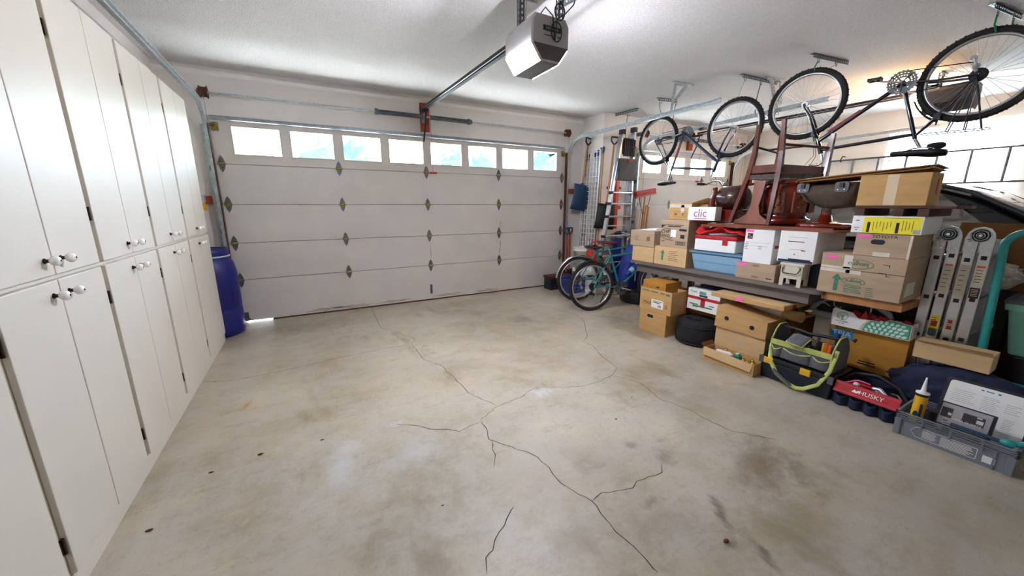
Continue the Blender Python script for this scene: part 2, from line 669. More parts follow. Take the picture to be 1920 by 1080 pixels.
# ------------------------------------------------------------------ the room
ZC = 2.90
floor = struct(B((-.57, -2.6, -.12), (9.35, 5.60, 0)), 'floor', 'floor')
struct(B((-.57, -2.6, ZC), (9.35, 5.65, ZC + .1)), 'ceiling', 'ceiling')
struct(B((-.57, -2.6, 0), (-.47, 5.65, ZC)), 'wall_left', 'wall')
struct(B((-.47, -2.6, 0), (9.25, -2.5, ZC)), 'wall_back', 'wall')
wf = MB()
wf.box((-.47, 5.505, 0), (.0, 5.65, ZC)).box((4.76, 5.505, 0), (5.22, 5.65, ZC)).box((0, 5.505, 2.36), (4.76, 5.65, ZC))
struct(wf, 'wall_front', 'wall')
struct(B((5.22, 4.97, 0), (5.36, 5.65, ZC)), 'wall_stub', 'wall')
ws = MB()
ws.box((5.36, 4.97, 0), (6.02, 5.1, ZC)).box((8.66, 4.97, 0), (9.25, 5.1, ZC)).box((6.02, 4.97, 2.36), (8.66, 5.1, ZC))
struct(ws, 'wall_second_bay', 'wall')
WY0, WY1, WZ0, WZ1 = 1.34, 2.62, .95, 2.56
wr = MB()
wr.box((9.25, -2.6, 0), (9.37, WY0, ZC)).box((9.25, WY1, 0), (9.37, 5.1, ZC))
wr.box((9.25, WY0, 0), (9.37, WY1, WZ0)).box((9.25, WY0, WZ1), (9.37, WY1, ZC))
struct(wr, 'wall_right', 'wall')
struct(MB().loft([[(x, 5.505, 2.815), (x, 5.47, 2.845), (x, 5.47, 2.858), (x, 5.505, 2.862)] for x in (-.47, 5.22)], False), 'trim_1', 'trim')

# right window: frame, panes; curtain in front of it
win = struct(MB().box((9.27, WY0, WZ0), (9.33, WY0 + .05, WZ1)).box((9.27, WY1 - .05, WZ0), (9.33, WY1, WZ1))
             .box((9.27, WY0, WZ0), (9.33, WY1, WZ0 + .05)).box((9.27, WY0, WZ1 - .05), (9.33, WY1, WZ1))
             .box((9.28, 1.96, WZ0), (9.32, 2.0, WZ1)), 'window_1', 'trim')
part(B((9.298, WY0 + .05, WZ0 + .05), (9.302, 1.96, WZ1 - .05)), 'pane', 'glass', win)
part(B((9.298, 2.0, WZ0 + .05), (9.302, WY1 - .05, WZ1 - .05)), 'pane', 'glass', win)
cg = []
for i in range(41):
    z = .90 + (2.60 - .90) * i / 40
    row = []
    for j in range(91):
        y = 1.30 + 1.37 * j / 90
        row.append((9.20 + .022 * sin(j * .78 + .5 * sin(z * 3)) + .012 * sin(j * .31 + z * 2.2) + .01 * sin(z * 7 + j * .12), y, z))
    cg.append(row)
cu = thing('curtain', 'white sheer curtain hanging over the window behind the hung ladder', 'curtain', (9.2, 2.0, .90))
part(MB().grid(cg), 'cloth', 'curtain', cu)
part(MB().cyl((9.2, 1.24, 2.605), (9.2, 2.72, 2.605), .012), 'rod', 'trim', cu)

# cracks in the slab
CR = [[(-.115, 3.42, 0)]]
cracks_px = [
    [(380, 715.5), (421, 715), (488, 704), (555, 690), (613, 676), (681, 662), (734, 651), (772, 646.6)],
    [(697, 579), (714, 615), (748, 625), (777, 634.6), (772, 646)],
    [(772, 646), (796, 675), (825, 684), (850, 706), (878, 737), (931, 760)],
    [(900, 790), (931, 763), (975, 746), (994, 732), (1019, 726), (1066, 726), (1097, 723), (1125, 715), (1150, 702), (1158, 690), (1128, 668),
     (1112, 649), (1094, 640), (1101, 631), (1095, 602), (1081, 591), (1031, 577), (994, 570), (969, 559), (945, 551)],
    [(1150, 704), (1200, 718), (1237, 748), (1287, 766), (1337, 793), (1370, 808), (1410, 816), (1462, 827)],
    [(902, 790), (911, 802), (917, 824), (960, 838), (1008, 857), (1030, 877), (1052, 906), (1110, 940), (1135, 973), (1154, 997), (1187, 1024),
     (1212, 1050), (1234, 1074)],
    [(902, 790), (862, 809), (837, 805), (807, 805), (782, 798), (740, 795)],
    [(1110, 940), (1128, 924), (1187, 915), (1194, 902), (1241, 886), (1241, 867)],
    [(964, 949), (950, 973), (935, 999), (924, 1032), (911, 1046), (913, 1079)],
    [(922, 827), (928, 860), (926, 880)]]
_f, _p, _y = 693.39, rad(12.655), rad(28.762)
_R = V((cos(_y), -sin(_y), 0))
_F = V((sin(_y) * cos(_p), cos(_y) * cos(_p), -sin(_p)))
_U = V((sin(_y) * sin(_p), cos(_y) * sin(_p), cos(_p)))


def ground(u, v):
    d = _F + _R * ((u - 960) / _f) + _U * ((540 - v) / _f)
    return V(cam.location) + d * (-cam.location.z / d.z)


rk = random.Random(3)
for ln in cracks_px:
    P = [ground(*q) for q in ln]
    Q = []
    for a, b in zip(P[:-1], P[1:]):
        n = max(2, int((b - a).length / .035))
        for i in range(n):
            t = i / n
            q = a.lerp(b, t)
            if i:
                q = q + V((rk.uniform(-.007, .007), rk.uniform(-.007, .007), 0))
            Q.append(q)
    Q.append(P[-1])
    mb = MB()
    L, R = [], []
    for i, q in enumerate(Q):
        t = (Q[min(i + 1, len(Q) - 1)] - Q[max(i - 1, 0)]).normalized()
        w = .0013 + .0014 * rk.random()
        if i in (0, len(Q) - 1):
            w = .0004
        n = V((-t.y, t.x, 0)) * w
        L.append((q.x + n.x, q.y + n.y, .0009))
        R.append((q.x - n.x, q.y - n.y, .0009))
    mb.grid([R, L], False)
    part(mb, 'crack', 'crack', floor)
# a few crumbs of grit lying on the slab
mb = MB()
for (u, v, s) in ((488, 852, .012), (604, 825, .009), (1361, 1015, .012), (396, 886, .01), (280, 995, .012), (830, 948, .006), (1155, 786, .008), (1185, 745, .006)):
    g = ground(u, v)
    mb.sphere((g.x, g.y, s * .25), s, 7, 5, (1.3, .7, .3))
part(mb, 'grit', 'rust', floor, kind='stuff')

struct(B((-1.2, 5.65, 2.72), (5.36, 6.45, 2.86)), 'sun_blocker_outside', 'stucco')  # unseen overhang added to keep direct sun out of the door windows
struct(B((5.36, 5.10, 2.72), (10.0, 5.95, 2.86)), 'sun_blocker_side', 'stucco')  # the same unseen sun blocker, continued over the second bay
# outside: drive, hedge, house opposite
struct(B((-14, 5.62, -.13), (24, 40, -.03)), 'ground_outside', 'concrete_out')
struct(B((-1.0, 5.62, -.03), (9.6, 8.2, -.012)), 'bounce_slab', 'apron')  # pale slab added out of view to bounce sunlight onto the ceiling
struct(B((9.6, -14, -.13), (24, 5.6, -.03)), 'ground_side', 'concrete_out')
for k, (x, y, r, h) in enumerate(((-1.5, 15, 1.5, 3.7), (2.4, 17, 1.7, 3.9), (6.6, 14.5, 1.4, 3.3), (12.5, 16.5, 1.8, 4.2))):
    w_ = wob(.22, 40 + k)
    b = MB()
    b.sphere((0, 0, 0), 1, 22, 14)
    cr_ = MB()
    cr_.add([(x + q.x * r * (1 + w_(q)), y + q.y * r * (1 + w_(q * 1.3)), h * .62 + q.z * h * .4 * (1 + w_(q * 1.7))) for q in b.v], b.f, True)
    t = thing('tree', ['pale leafy tree seen faintly through the leftmost door windows', 'pale leafy tree seen faintly through the third door window',
                       'pale leafy tree seen faintly through the sunburst windows', 'pale leafy tree beyond the second bay door windows'][k],
              'tree', (x, y, -.03), group='trees outside the garage')
    part(cr_, 'crown', 'leaf', t)
    part(MB().tube([(x, y, -.03), (x + .05, y, h * .4)], [.14, .1], 8), 'trunk', 'raw_wood', t)


# ------------------------------------------------------------------ garage doors
def hinge_mesh():
    mb = MB()
    for s in (1, -1):
        pl = [(-.034, s * .006), (.034, s * .006), (.022, s * .056), (.0, s * .094), (-.022, s * .056)]
        if s < 0:
            pl = pl[::-1]
        mb.prism(pl, 0, .004, FY(0, 0, 0))
    mb.cyl((-.036, -.012, 0), (.036, -.012, 0), .011, n=10)
    mb.box((-.03, -.014, -.012), (-.022, 0, .03)).box((.022, -.014, -.012), (.03, 0, .03))
    for z in (.035, -.035):
        mb.cyl((0, -.004, z), (0, -.010, z), .007, n=6)
    return mb


HM = {}


def garage_door(name, x0, x1, y, wins, cols, zs, sun_ix=()):
    d = thing(name, None, None, (x0, y, 0), kind='structure')
    if not HM:
        HM['h'] = mesh(hinge_mesh(), 'hinge', 'galv_dark', V((0, 0, 0)))
        kn = MB()
        kn.cyl((-.038, -.0135, .0), (.038, -.0135, .0), .0125, n=10)
        kn.box((-.012, -.0065, -.02), (.012, -.004, .02))
        HM['k'] = mesh(kn, 'knuckle', 'zinc', V((0, 0, 0)))
    for a, b in zip(zs[:-2], zs[1:-1]):
        part(MB().box((x0, y, a + .0028), (x1, y + .045, b - .0028)).box((x0, y + .022, b - .0028), (x1, y + .04, b + .0028)), 'section', 'door_white', d, bevel=.003)
    a, b = zs[-2] + .0025, zs[-1]
    w0, w1 = 2.0, 2.296
    top = MB().box((x0, y, a), (x1, y + .045, w0)).box((x0, y, w1), (x1, y + .045, b))
    px = x0
    for (u, v) in wins:
        top.box((px, y, w0), (u, y + .045, w1))
        px = v
    top.box((px, y, w0), (x1, y + .045, w1))
    top = part(top, 'section', 'door_white', d)
    for i, (u, v) in enumerate(wins):
        f = MB()
        e = .014
        f.box((u - e, y - .006, w0 - e), (v + e, y + .004, w0)).box((u - e, y - .006, w1), (v + e, y + .004, w1 + e))
        f.box((u - e, y - .006, w0), (u, y + .004, w1)).box((v, y - .006, w0), (v + e, y + .004, w1))
        part(f, 'window_frame', 'door_frame', top)
        part(B((u, y + .018, w0), (v, y + .022, w1)), 'pane', 'glass', top)
        if i in sun_ix:
            s = MB()
            ox = v - .03 if sun_ix.index(i) == 0 else u + .03
            sg = -1 if sun_ix.index(i) == 0 else 1
            for k in range(5):
                an = rad(8 + 20 * k)
                L_ = min((v - u - .06) / max(cos(an), .01), (w1 - w0 - .05) / max(sin(an), .01))
                s.tube([(ox + sg * .05 * cos(an), y + .032, w0 + .02 + .05 * sin(an)), (ox + sg * L_ * cos(an), y + .032, w0 + .02 + L_ * sin(an))], .006, 6)
            s.tube([(ox + sg * .06 * cos(rad(10 * q)), y + .032, w0 + .02 + .06 * sin(rad(10 * q))) for q in range(10)], .006, 6)
            part(s, 'sunburst_insert', 'trim', top)
    st = MB()
    pr = [(0, 2.352), (-.024, 2.352), (-.036, 2.358), (-.036, 2.362), (-.024, 2.357), (-.004, 2.357), (-.004, 2.394), (-.024, 2.394), (-.036, 2.389), (-.036, 2.393), (-.024, 2.4), (0, 2.4)]
    st.loft([[(xx, y + p, q) for p, q in pr] for xx in (x0 + .02, x1 - .02)], False)
    part(st, 'strut', 'galv', d)
    for x in cols:
        for z in zs[1:-1]:
            h = pdata(HM['h'], 'hinge', d, loc=(x - x0, 0, z))
            pdata(HM['k'], 'knuckle', h)
    for x in (x0 + .045, x1 - .045):
        part(MB().box((x - .035, y - .006, 2.24), (x + .035, y, 2.33)).box((x - .035, y - .05, 2.285), (x + .035, y - .004, 2.292)).cyl((x - .07, y - .045, 2.30), (x + .03, y - .045, 2.30), .008), 'top_bracket', 'zinc', d)
        part(MB().box((x - .035, y - .006, .02), (x + .035, y, .13)).box((x - .02, y - .045, .02), (x - .014, y - .004, .1)).cyl((x - .03, y - .03, .05), (x + .05, y - .03, .05), .01), 'bottom_bracket', 'galv_dark', d)
    return d


ZS = [.014, .5375, .985, 1.437, 1.888, 2.40]
XS = [0.0, 1.216, 2.359, 3.52, 4.75]
W1 = [(.14 + .5755 * i, .60 + .5755 * i) for i in range(8)]
door1 = garage_door('door_1', -.055, 4.805, 5.455, W1, XS, ZS, (3, 4))
part(B((.27, 5.452, .0), (4.53, 5.50, .016)), 'bottom_seal', 'rust', door1)
part(MB().box((2.335, 5.447, .10), (2.365, 5.455, .24)).tube([(2.35, 5.447, .12), (2.35, 5.425, .135), (2.35, 5.425, .205), (2.35, 5.447, .22)], .007, 8), 'lift_handle', 'galv_dark', door1)
W2 = [(6.13 + .645 * i, 6.59 + .645 * i) for i in range(4)]
for (x, z, w, h) in ((3.545, .80, .010, .06), (3.55, 1.12, .012, .07), (3.53, .69, .008, .05), (2.372, .74, .006, .10), (2.36, .98, .05, .012), (1.215, .985, .05, .012), (3.52, 1.437, .05, .012), (3.52, .985, .05, .012), (2.36, 1.437, .05, .012), (1.215, 1.437, .05, .012), (1.215, 1.888, .05, .012), (2.36, 1.888, .05, .012)):
    part(MB().prism([(w * cos(a) * (1 + .25 * sin(5 * a + x * 9)), h * sin(a)) for a in [2 * pi * i / 18 for i in range(18)]], .0002, .0008, FY(x, 5.455, z)), 'rust_stain', 'rust_tint', door1)
for (x, z) in ((.9, .03), (1.25, .03), (2.6, .035), (3.3, .03), (1.8, .03)):
    part(MB().prism([(.22 * cos(a) * (1 + .3 * sin(4 * a + x * 7)), .018 * sin(a) * (1 + .4 * sin(7 * a + x))) for a in [2 * pi * i / 30 for i in range(30)]], .0002, .0008, FY(x, 5.455, z + .02)), 'dirt_mark', 'dirt_tint', door1)
door2 = garage_door('door_2', 5.97, 8.71, 4.925, W2, [6.02, 6.9, 7.8, 8.66], ZS)
part(B((5.98, 4.922, .0), (8.70, 4.97, .016)), 'bottom_seal', 'rust', door2)


# tracks
def track(label, x, yv, sgn, yend, zh=2.515, zslope=.02, hang=None):
    t = thing('door_track', label, 'door track', (x, yv, 0), group='galvanized door tracks')
    r = .36
    pa = [(yv, .03), (yv, zh - r)] + [(yv - r + r * cos(a), zh - r + r * sin(a)) for a in [pi / 2 * i / 10 for i in range(1, 11)]] + [(yend, zh + zslope)]
    w = .05
    pr = [(0, -w / 2), (sgn * .03, -w / 2), (sgn * .03, -w / 2 + .012), (sgn * .027, -w / 2 + .012), (sgn * .027, -w / 2 + .003), (sgn * .003, -w / 2 + .003),
          (sgn * .003, w / 2 - .003), (sgn * .027, w / 2 - .003), (sgn * .027, w / 2 - .012), (sgn * .03, w / 2 - .012), (sgn * .03, w / 2), (0, w / 2)]
    part(sweep_yz(pa, x, pr), 'rail', 'galv', t)
    an = MB()
    xa = x - sgn * .003
    an.box((xa - sgn * .004, yv + .02, .05), (xa, yv + .052, 2.3)).box((xa - sgn * .04, yv + .048, .05), (xa, yv + .052, 2.3))
    part(an, 'jamb_angle', 'galv', t)
    part(MB().box((x + sgn * .031, yv - .012, .02), (x + sgn * .037, yv + .05, 2.3)), 'shade_strip', 'rust', t)  # dark strip put in for the shade inside the track channel
    for z in (.4, 1.1, 1.8):
        part(MB().box((xa - sgn * .006, yv - .02, z), (xa, yv + .05, z + .06)), 'bracket', 'galv_dark', t)
    return t


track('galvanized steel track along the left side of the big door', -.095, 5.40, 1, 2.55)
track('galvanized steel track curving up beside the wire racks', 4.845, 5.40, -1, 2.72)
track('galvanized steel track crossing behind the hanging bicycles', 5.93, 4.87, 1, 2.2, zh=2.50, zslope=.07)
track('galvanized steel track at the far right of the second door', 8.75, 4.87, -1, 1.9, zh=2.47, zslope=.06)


def perf_angle(mb, p, q, w=.038, up=(0, 0, 1), hole=True):
    """slotted steel angle from p to q, really pierced: rungs between two edge strips on each leg"""
    p, q = V(p), V(q)
    t = (q - p)
    L = t.length
    t.normalize()
    u = V(up)
    u = (u - t * u.dot(t)).normalized()
    n = t.cross(u)
    T = Mx.Translation(p) @ Mx((t, u, n)).transposed().to_4x4()
    th = .003
    for leg in (0, 1):
        def bx(x0, x1, a, b):
            if leg == 0:
                mb.box((x0, a, 0), (x1, b, th), T)
            else:
                mb.box((x0, 0, a), (x1, th, b), T)
        bx(0, L, 0, w * .34)
        bx(0, L, w * .66, w)
        k = max(2, int(L / .034))
        for i in range(k + 1):
            x = L * i / k
            bx(max(0, x - .008), min(L, x + .008), w * .34, w * .66)
    return mb


def hook_rail(label, p, q, hooks, group):
    t = thing('hook_rail', label, 'hook rail', ((p[0] + q[0]) / 2, (p[1] + q[1]) / 2, ZC), group=group)
    part(perf_angle(MB(), (p[0], p[1], ZC - .003), (q[0], q[1], ZC - .003), .04, (0, 0, -1)), 'slotted_angle', 'galv_dark', t)
    for (fr, z1, col, off) in hooks:
        x, y = p[0] + (q[0] - p[0]) * fr, p[1] + (q[1] - p[1]) * fr
        hk = MB()
        hk.tube([(x, y, ZC - .02), (x, y, ZC - .05), (x + .012, y, ZC - .075), (x + .03, y, ZC - .08), (x + .04, y, ZC - .06), (x + .036, y, ZC - .045)], .0035, 6)
        h = part(hk, 'hook', 'galv_dark', t)
        sp = MB()
        sp.tube([(x + .012, y, ZC - .07), (x + off[0] * .5, y + off[1] * .5 + .01, (ZC - .07 + z1) / 2), (x + off[0], y + off[1], z1)], .006 if col != 'steel_dark' else .0045, 6)
        part(sp, 'strap', col, h)
    return t


HG = 'slotted hook rails on the ceiling'
hook_rail('slotted steel hook rail holding the front wheel of the nearer bicycle', (5.343, 2.132), (5.903, 2.06), [(.12, 2.745, 'green', (.02, .02)), (.62, 2.74, 'galv', (-.19, -.01))], HG)
hook_rail('slotted steel hook rail holding the rear wheel of the nearer bicycle', (5.424, 1.024), (5.883, .969), [(.12, 2.72, 'green', (.1, .0)), (.7, 2.73, 'green', (-.15, -.06))], HG)
hook_rail('slotted steel hook rail holding the front wheel of the farther bicycle', (5.324, 2.815), (5.977, 2.775), [(.05, 2.64, 'galv', (.09, .09)), (.5, 2.50, 'steel_dark', (-.02, .0))], HG)
hook_rail('slotted steel hook rail holding the rear wheel of the farther bicycle', (5.263, 3.947), (5.59, 3.889), [(.08, 2.66, 'steel_dark', (.12, .03)), (.9, 2.5, 'steel_dark', (-.0, .0))], HG)
hook_rail('short slotted rail on the ceiling beside the end wall above the stepladder', (5.42, 4.94), (5.464, 4.5), [(.55, 2.45, 'steel_dark', (.0, .0))], HG)


def hanger(label, a, b, foot, g='track hangers'):
    t = thing('track_hanger', label, 'hanger', (foot[0], foot[1], ZC), group=g)
    part(perf_angle(MB(), (a[0], a[1], ZC - .003), (b[0], b[1], ZC - .003), .045, (0, 0, -1)), 'top_angle', 'galv', t)
    part(perf_angle(MB(), (a[0] + .04, a[1], ZC - .03), (foot[0], foot[1], foot[2])), 'strut', 'galv', t)
    part(perf_angle(MB(), (a[0] * .35 + b[0] * .65, b[1], ZC - .03), (foot[0] + .02, foot[1], foot[2] + .12)), 'brace', 'galv', t)


hanger('slotted steel hanger holding the right track of the big door', (4.86, 3.36), (5.2, 3.34), (4.86, 3.36, 2.52))
hanger('slotted steel hanger holding the track behind the bicycles', (5.66, 2.72), (5.99, 2.70), (5.935, 2.72, 2.50))
hanger('slotted steel hanger holding the left track over the cabinets', (-.13, 2.62), (.15, 2.62), (-.095, 2.62, 2.54))
hanger('slotted steel hanger on the far right track near the window', (8.72, 3.3), (9.0, 3.3), (8.73, 3.3, 2.5))


# torsion shafts
def torsion(label, x0, x1, xm, y, z, span):
    t = thing('torsion_bar', label, 'torsion bar', (xm, y, z))
    part(MB().cyl((x0 - .09, y, z), (x1 + .08, y, z), .0125, n=12), 'shaft', 'galv', t)
    sp = MB()
    for a, b in ((xm - span, xm - .05), (xm + .05, xm + span)):
        n = int((b - a) / .0085)
        pts = []
        for i in range(n * 8):
            an = 2 * pi * i / 8
            pts.append((a + (b - a) * i / (n * 8), y + .027 * cos(an), z + .027 * sin(an)))
        sp.tube(pts, .0042, 4)
    part(sp, 'spring', 'galv_dark', t)
    for x in (xm - span, xm + span):
        part(MB().lathe([(.013, -.03), (.04, -.03), (.04, .0), (.03, .0), (.03, .03), (.013, .03)], 16, Mx.Translation((x, y, z)) @ Mx.Rotation(pi / 2, 4, 'Y')), 'winding_cone', 'galv_dark', t)
    part(MB().box((xm - .05, y + .095, z - .17), (xm + .07, y + .145, z + .20)), 'anchor_board', 'orange_wood', t)
    part(MB().box((xm - .015, y - .01, z - .06), (xm - .01, y + .095, z + .06)).box((xm - .04, y + .09, z - .06), (xm + .02, y + .095, z + .06)), 'anchor_bracket', 'galv', t)
    for x, s in ((x0, -1), (x1, 1)):
        part(MB().lathe([(.013, -.035), (.058, -.035), (.058, -.028), (.05, -.025), (.05, .025), (.062, .03), (.062, .036), (.013, .036)], 20, Mx.Translation((x, y, z)) @ Mx.Rotation(pi / 2, 4, 'Y')), 'cable_drum', 'rust', t)
        part(MB().box((x + s * .045, y - .03, z - .03), (x + s * .05, y + .145, z + .03)).cyl((x + s * .035, y, z), (x + s * .056, y, z), .024), 'end_bearing', 'galv_dark', t)
        part(MB().cyl((x, y - .045, z - .02), (x, y + .0, .1), .002, n=5), 'cable', 'galv_dark', t)


torsion('long steel torsion bar and dark spring above the big garage door', -.045, 4.775, 2.37, 5.36, 2.607, .64)
torsion('steel torsion bar above the second bay door behind the bicycles', 6.02, 8.86, 7.35, 4.82, 2.62, .45)


# ------------------------------------------------------------------ openers
def opener(label, xm, y0, y1, yd, zb, warm):
    t = thing('garage_opener', label, 'garage opener', (xm, (y0 + y1) / 2, zb))
    pr = [(-.15, .10), (-.075, 0), (.075, 0), (.15, .10), (.15, .235), (.12, .28), (-.12, .28), (-.15, .235)]
    body = MB()
    rings = []
    for yy, k in ((y0, .94), (y0 + .015, 1), (y1 - .015, 1), (y1, .94)):
        rings.append([(xm + p * k, yy, zb + .14 + (q - .14) * k) for p, q in pr])
    body.loft(rings, False)
    bo = part(body, 'housing', 'motor' if not warm else 'motor_dark', t)
    part(MB().box((xm - .076, y0 + .02, zb - .002), (xm + .076, y1 - .02, zb + .002)), 'underside', 'motor_dark', t)
    part(MB().add([(xm - .142, y0 - .001, zb + .10), (xm - .07, y0 - .001, zb + .008), (xm + .07, y0 - .001, zb + .008), (xm + .142, y0 - .001, zb + .10)], [(0, 1, 2, 3)]), 'back_panel', 'motor_dark', t)
    if warm:
        part(MB().loft([[(xm + p * k, yy, zb + .14 + (q - .14) * k) for p, q in pr] for yy, k in ((y1, .9), (y1 + .06, .88), (y1 + .11, .8), (y1 + .13, .6))], False), 'lamp_lens', 'lens_warm', t)
    for s in ((-1, 1) if not warm else ()):
        ln = MB()
        a, b = V((xm + s * .151, 0, zb + .098)), V((xm + s * .079, 0, zb + .002))
        n = V((s * .8, 0, -.6)) * .006
        ln.add([(a.x, y0 + .02, a.z), (a.x, y1 - .02, a.z), (b.x, y1 - .02, b.z), (b.x, y0 + .02, b.z),
                (a.x + n.x, y0 + .03, a.z + n.z), (a.x + n.x, y1 - .03, a.z + n.z), (b.x + n.x, y1 - .03, b.z + n.z), (b.x + n.x, y0 + .03, b.z + n.z)],
               [(4, 5, 6, 7), (0, 4, 7, 3), (1, 2, 6, 5), (0, 1, 5, 4), (3, 7, 6, 2)])
        part(ln, 'lamp_lens', 'lens_warm' if warm else 'lens', t)
    part(MB().box((xm - .065, y0 - .004, zb + .182), (xm + .075, y0, zb + .212)), 'name_plate', 'black', t)
    if not warm:
        text('LiftMaster', .026, FY(xm + .005, y0 - .005, zb + .197), 'name_text', 'motor', t)
        part(rects(FY(xm, y0 - .001, zb + .155), [(-.02, .0, .08, .006), (.06, 0, .02, .01)]), 'print', 'motor_dark', t)
    # rail to the door header
    zr0, zr1 = zb + .27, 2.72
    rl = MB()
    rl.add([(xm + dx, yy, zz + dz) for yy, zz in ((y1 - .15, zr0), (yd, zr1)) for dx, dz in ((-.02, -.025), (.02, -.025), (.02, .025), (-.02, .025))],
           [(0, 1, 5, 4), (1, 2, 6, 5), (2, 3, 7, 6), (3, 0, 4, 7), (3, 2, 1, 0), (4, 5, 6, 7)])
    part(rl, 'rail', 'steel_dark', t)
    part(MB().tube([(xm - .028, y1 - .1, zr0 - .012), (xm - .028, yd + .1, zr1 - .012)], .005, 6).tube([(xm + .028, y1 - .1, zr0 - .012), (xm + .028, yd + .1, zr1 - .012)], .005, 6), 'drive_belt', 'chrome', t)
    part(MB().box((xm - .045, yd - .08, zr1 - .045), (xm + .03, yd + .06, zr1 - .025)).box((xm - .05, yd + .03, zr1 - .05), (xm - .042, yd + .1, zr1 + .02)), 'trolley', 'steel_dark', t)
    part(MB().tube([(xm, yd - .04, zr1 - .04), (xm - .005, yd, 2.5), (xm - .01, yd + .09, 2.30)], .011, 8), 'door_arm', 'steel_dark', t)
    cd = MB().tube([(xm + .05, yd - .05, zr1 - .04), (xm + .055, yd - .05, 2.3), (xm + .06, yd - .05, 1.88)], .003, 5)
    c_ = part(cd, 'release_cord', 'ink_pink', t)
    part(MB().cyl((xm + .01, yd - .05, 1.87), (xm + .11, yd - .05, 1.87), .013), 'pull_handle', 'red', c_)
    for dx, dy in ((-.09, y1 - .12), (.1, y0 + .06)):
        part(perf_angle(MB(), (xm + dx, dy, zb + .26), (xm + dx, dy, ZC), .04, (1, 0, 0)), 'hanging_strap', 'galv_dark', t)
    part(perf_angle(MB(), (xm - .16, y1 - .12, ZC - .002), (xm + .06, y1 - .12, ZC - .002), .045, (0, 0, -1)), 'ceiling_angle', 'galv', t)
    part(perf_angle(MB(), (xm + .1, y0 + .06, zb + .36), (xm + .34, y0 + .06, ZC - .01), .04, (0, 1, 0)), 'diagonal_strap', 'galv', t)
    if not warm:
        pts = []
        for i in range(40):
            a = i / 39 * 4 * pi
            pts.append((xm + .02 + .045 * sin(a), y0 - .02 - .0005 * i, zb + .2 + .1 * sin(a / 2) * (1 if a < 2 * pi else 1)))
        pts = [(xm - .06, y0 + .05, zb + .29), (xm - .05, y0 + .0, zb + .315), (xm - .0, y0 - .015, zb + .27)] + \
              [(xm + .03 + .042 * sin(a), y0 - .018, zb + .18 + .06 * cos(a)) for a in [-pi * .9 + 2 * pi * i / 16 for i in range(17)]] + \
              [(xm + .05 + .04 * sin(a), y0 - .022, zb + .30 - .05 * cos(a)) for a in [-.5 + 2 * pi * i / 14 for i in range(15)]] + \
              [(xm + .1, y0 - .01, zb + .30), (xm + .18, y0 + .0, zb + .38), (xm + .25, y0 + .05, ZC)]
        part(MB().tube(pts, .0042, 6), 'power_cord', 'black', t)
        part(MB().tube([(xm - .02, y1 - .1, zb + .28), (xm - .03, y1 - .1, zb + .4), (xm - .02, y1 - .1, ZC)], .0018, 5), 'thin_wire', 'rust', t)
    return t


opener('grey garage opener with glowing lamp lenses hanging from the ceiling', 2.35, 2.33, 2.72, 5.34, 2.385, False)
opener('grey second garage opener with amber lamp behind the nearer bicycle', 7.35, 1.42, 1.81, 4.78, 2.46, True)


# ------------------------------------------------------------------ cabinets
CX, CD = -.127, -.47
CZT = 2.395


def knob_mesh():
    T = Mx.Rotation(pi / 2, 4, 'Y')
    k = MB().lathe([(.0001, .045), (.013, .043), (.0195, .034), (.0195, .026), (.013, .018), (.007, .014)], 14, T)
    s = MB().lathe([(.011, .0), (.011, .003), (.007, .006), (.007, .016)], 10, T)
    c = MB().lathe([(.004, .044), (.004, .046), (.0001, .047)], 8, T)
    return mesh(k, 'knob', 'porcelain', V((0, 0, 0))), mesh(s, 'stem', 'bronze', V((0, 0, 0))), mesh(c, 'screw', 'bronze', V((0, 0, 0)))


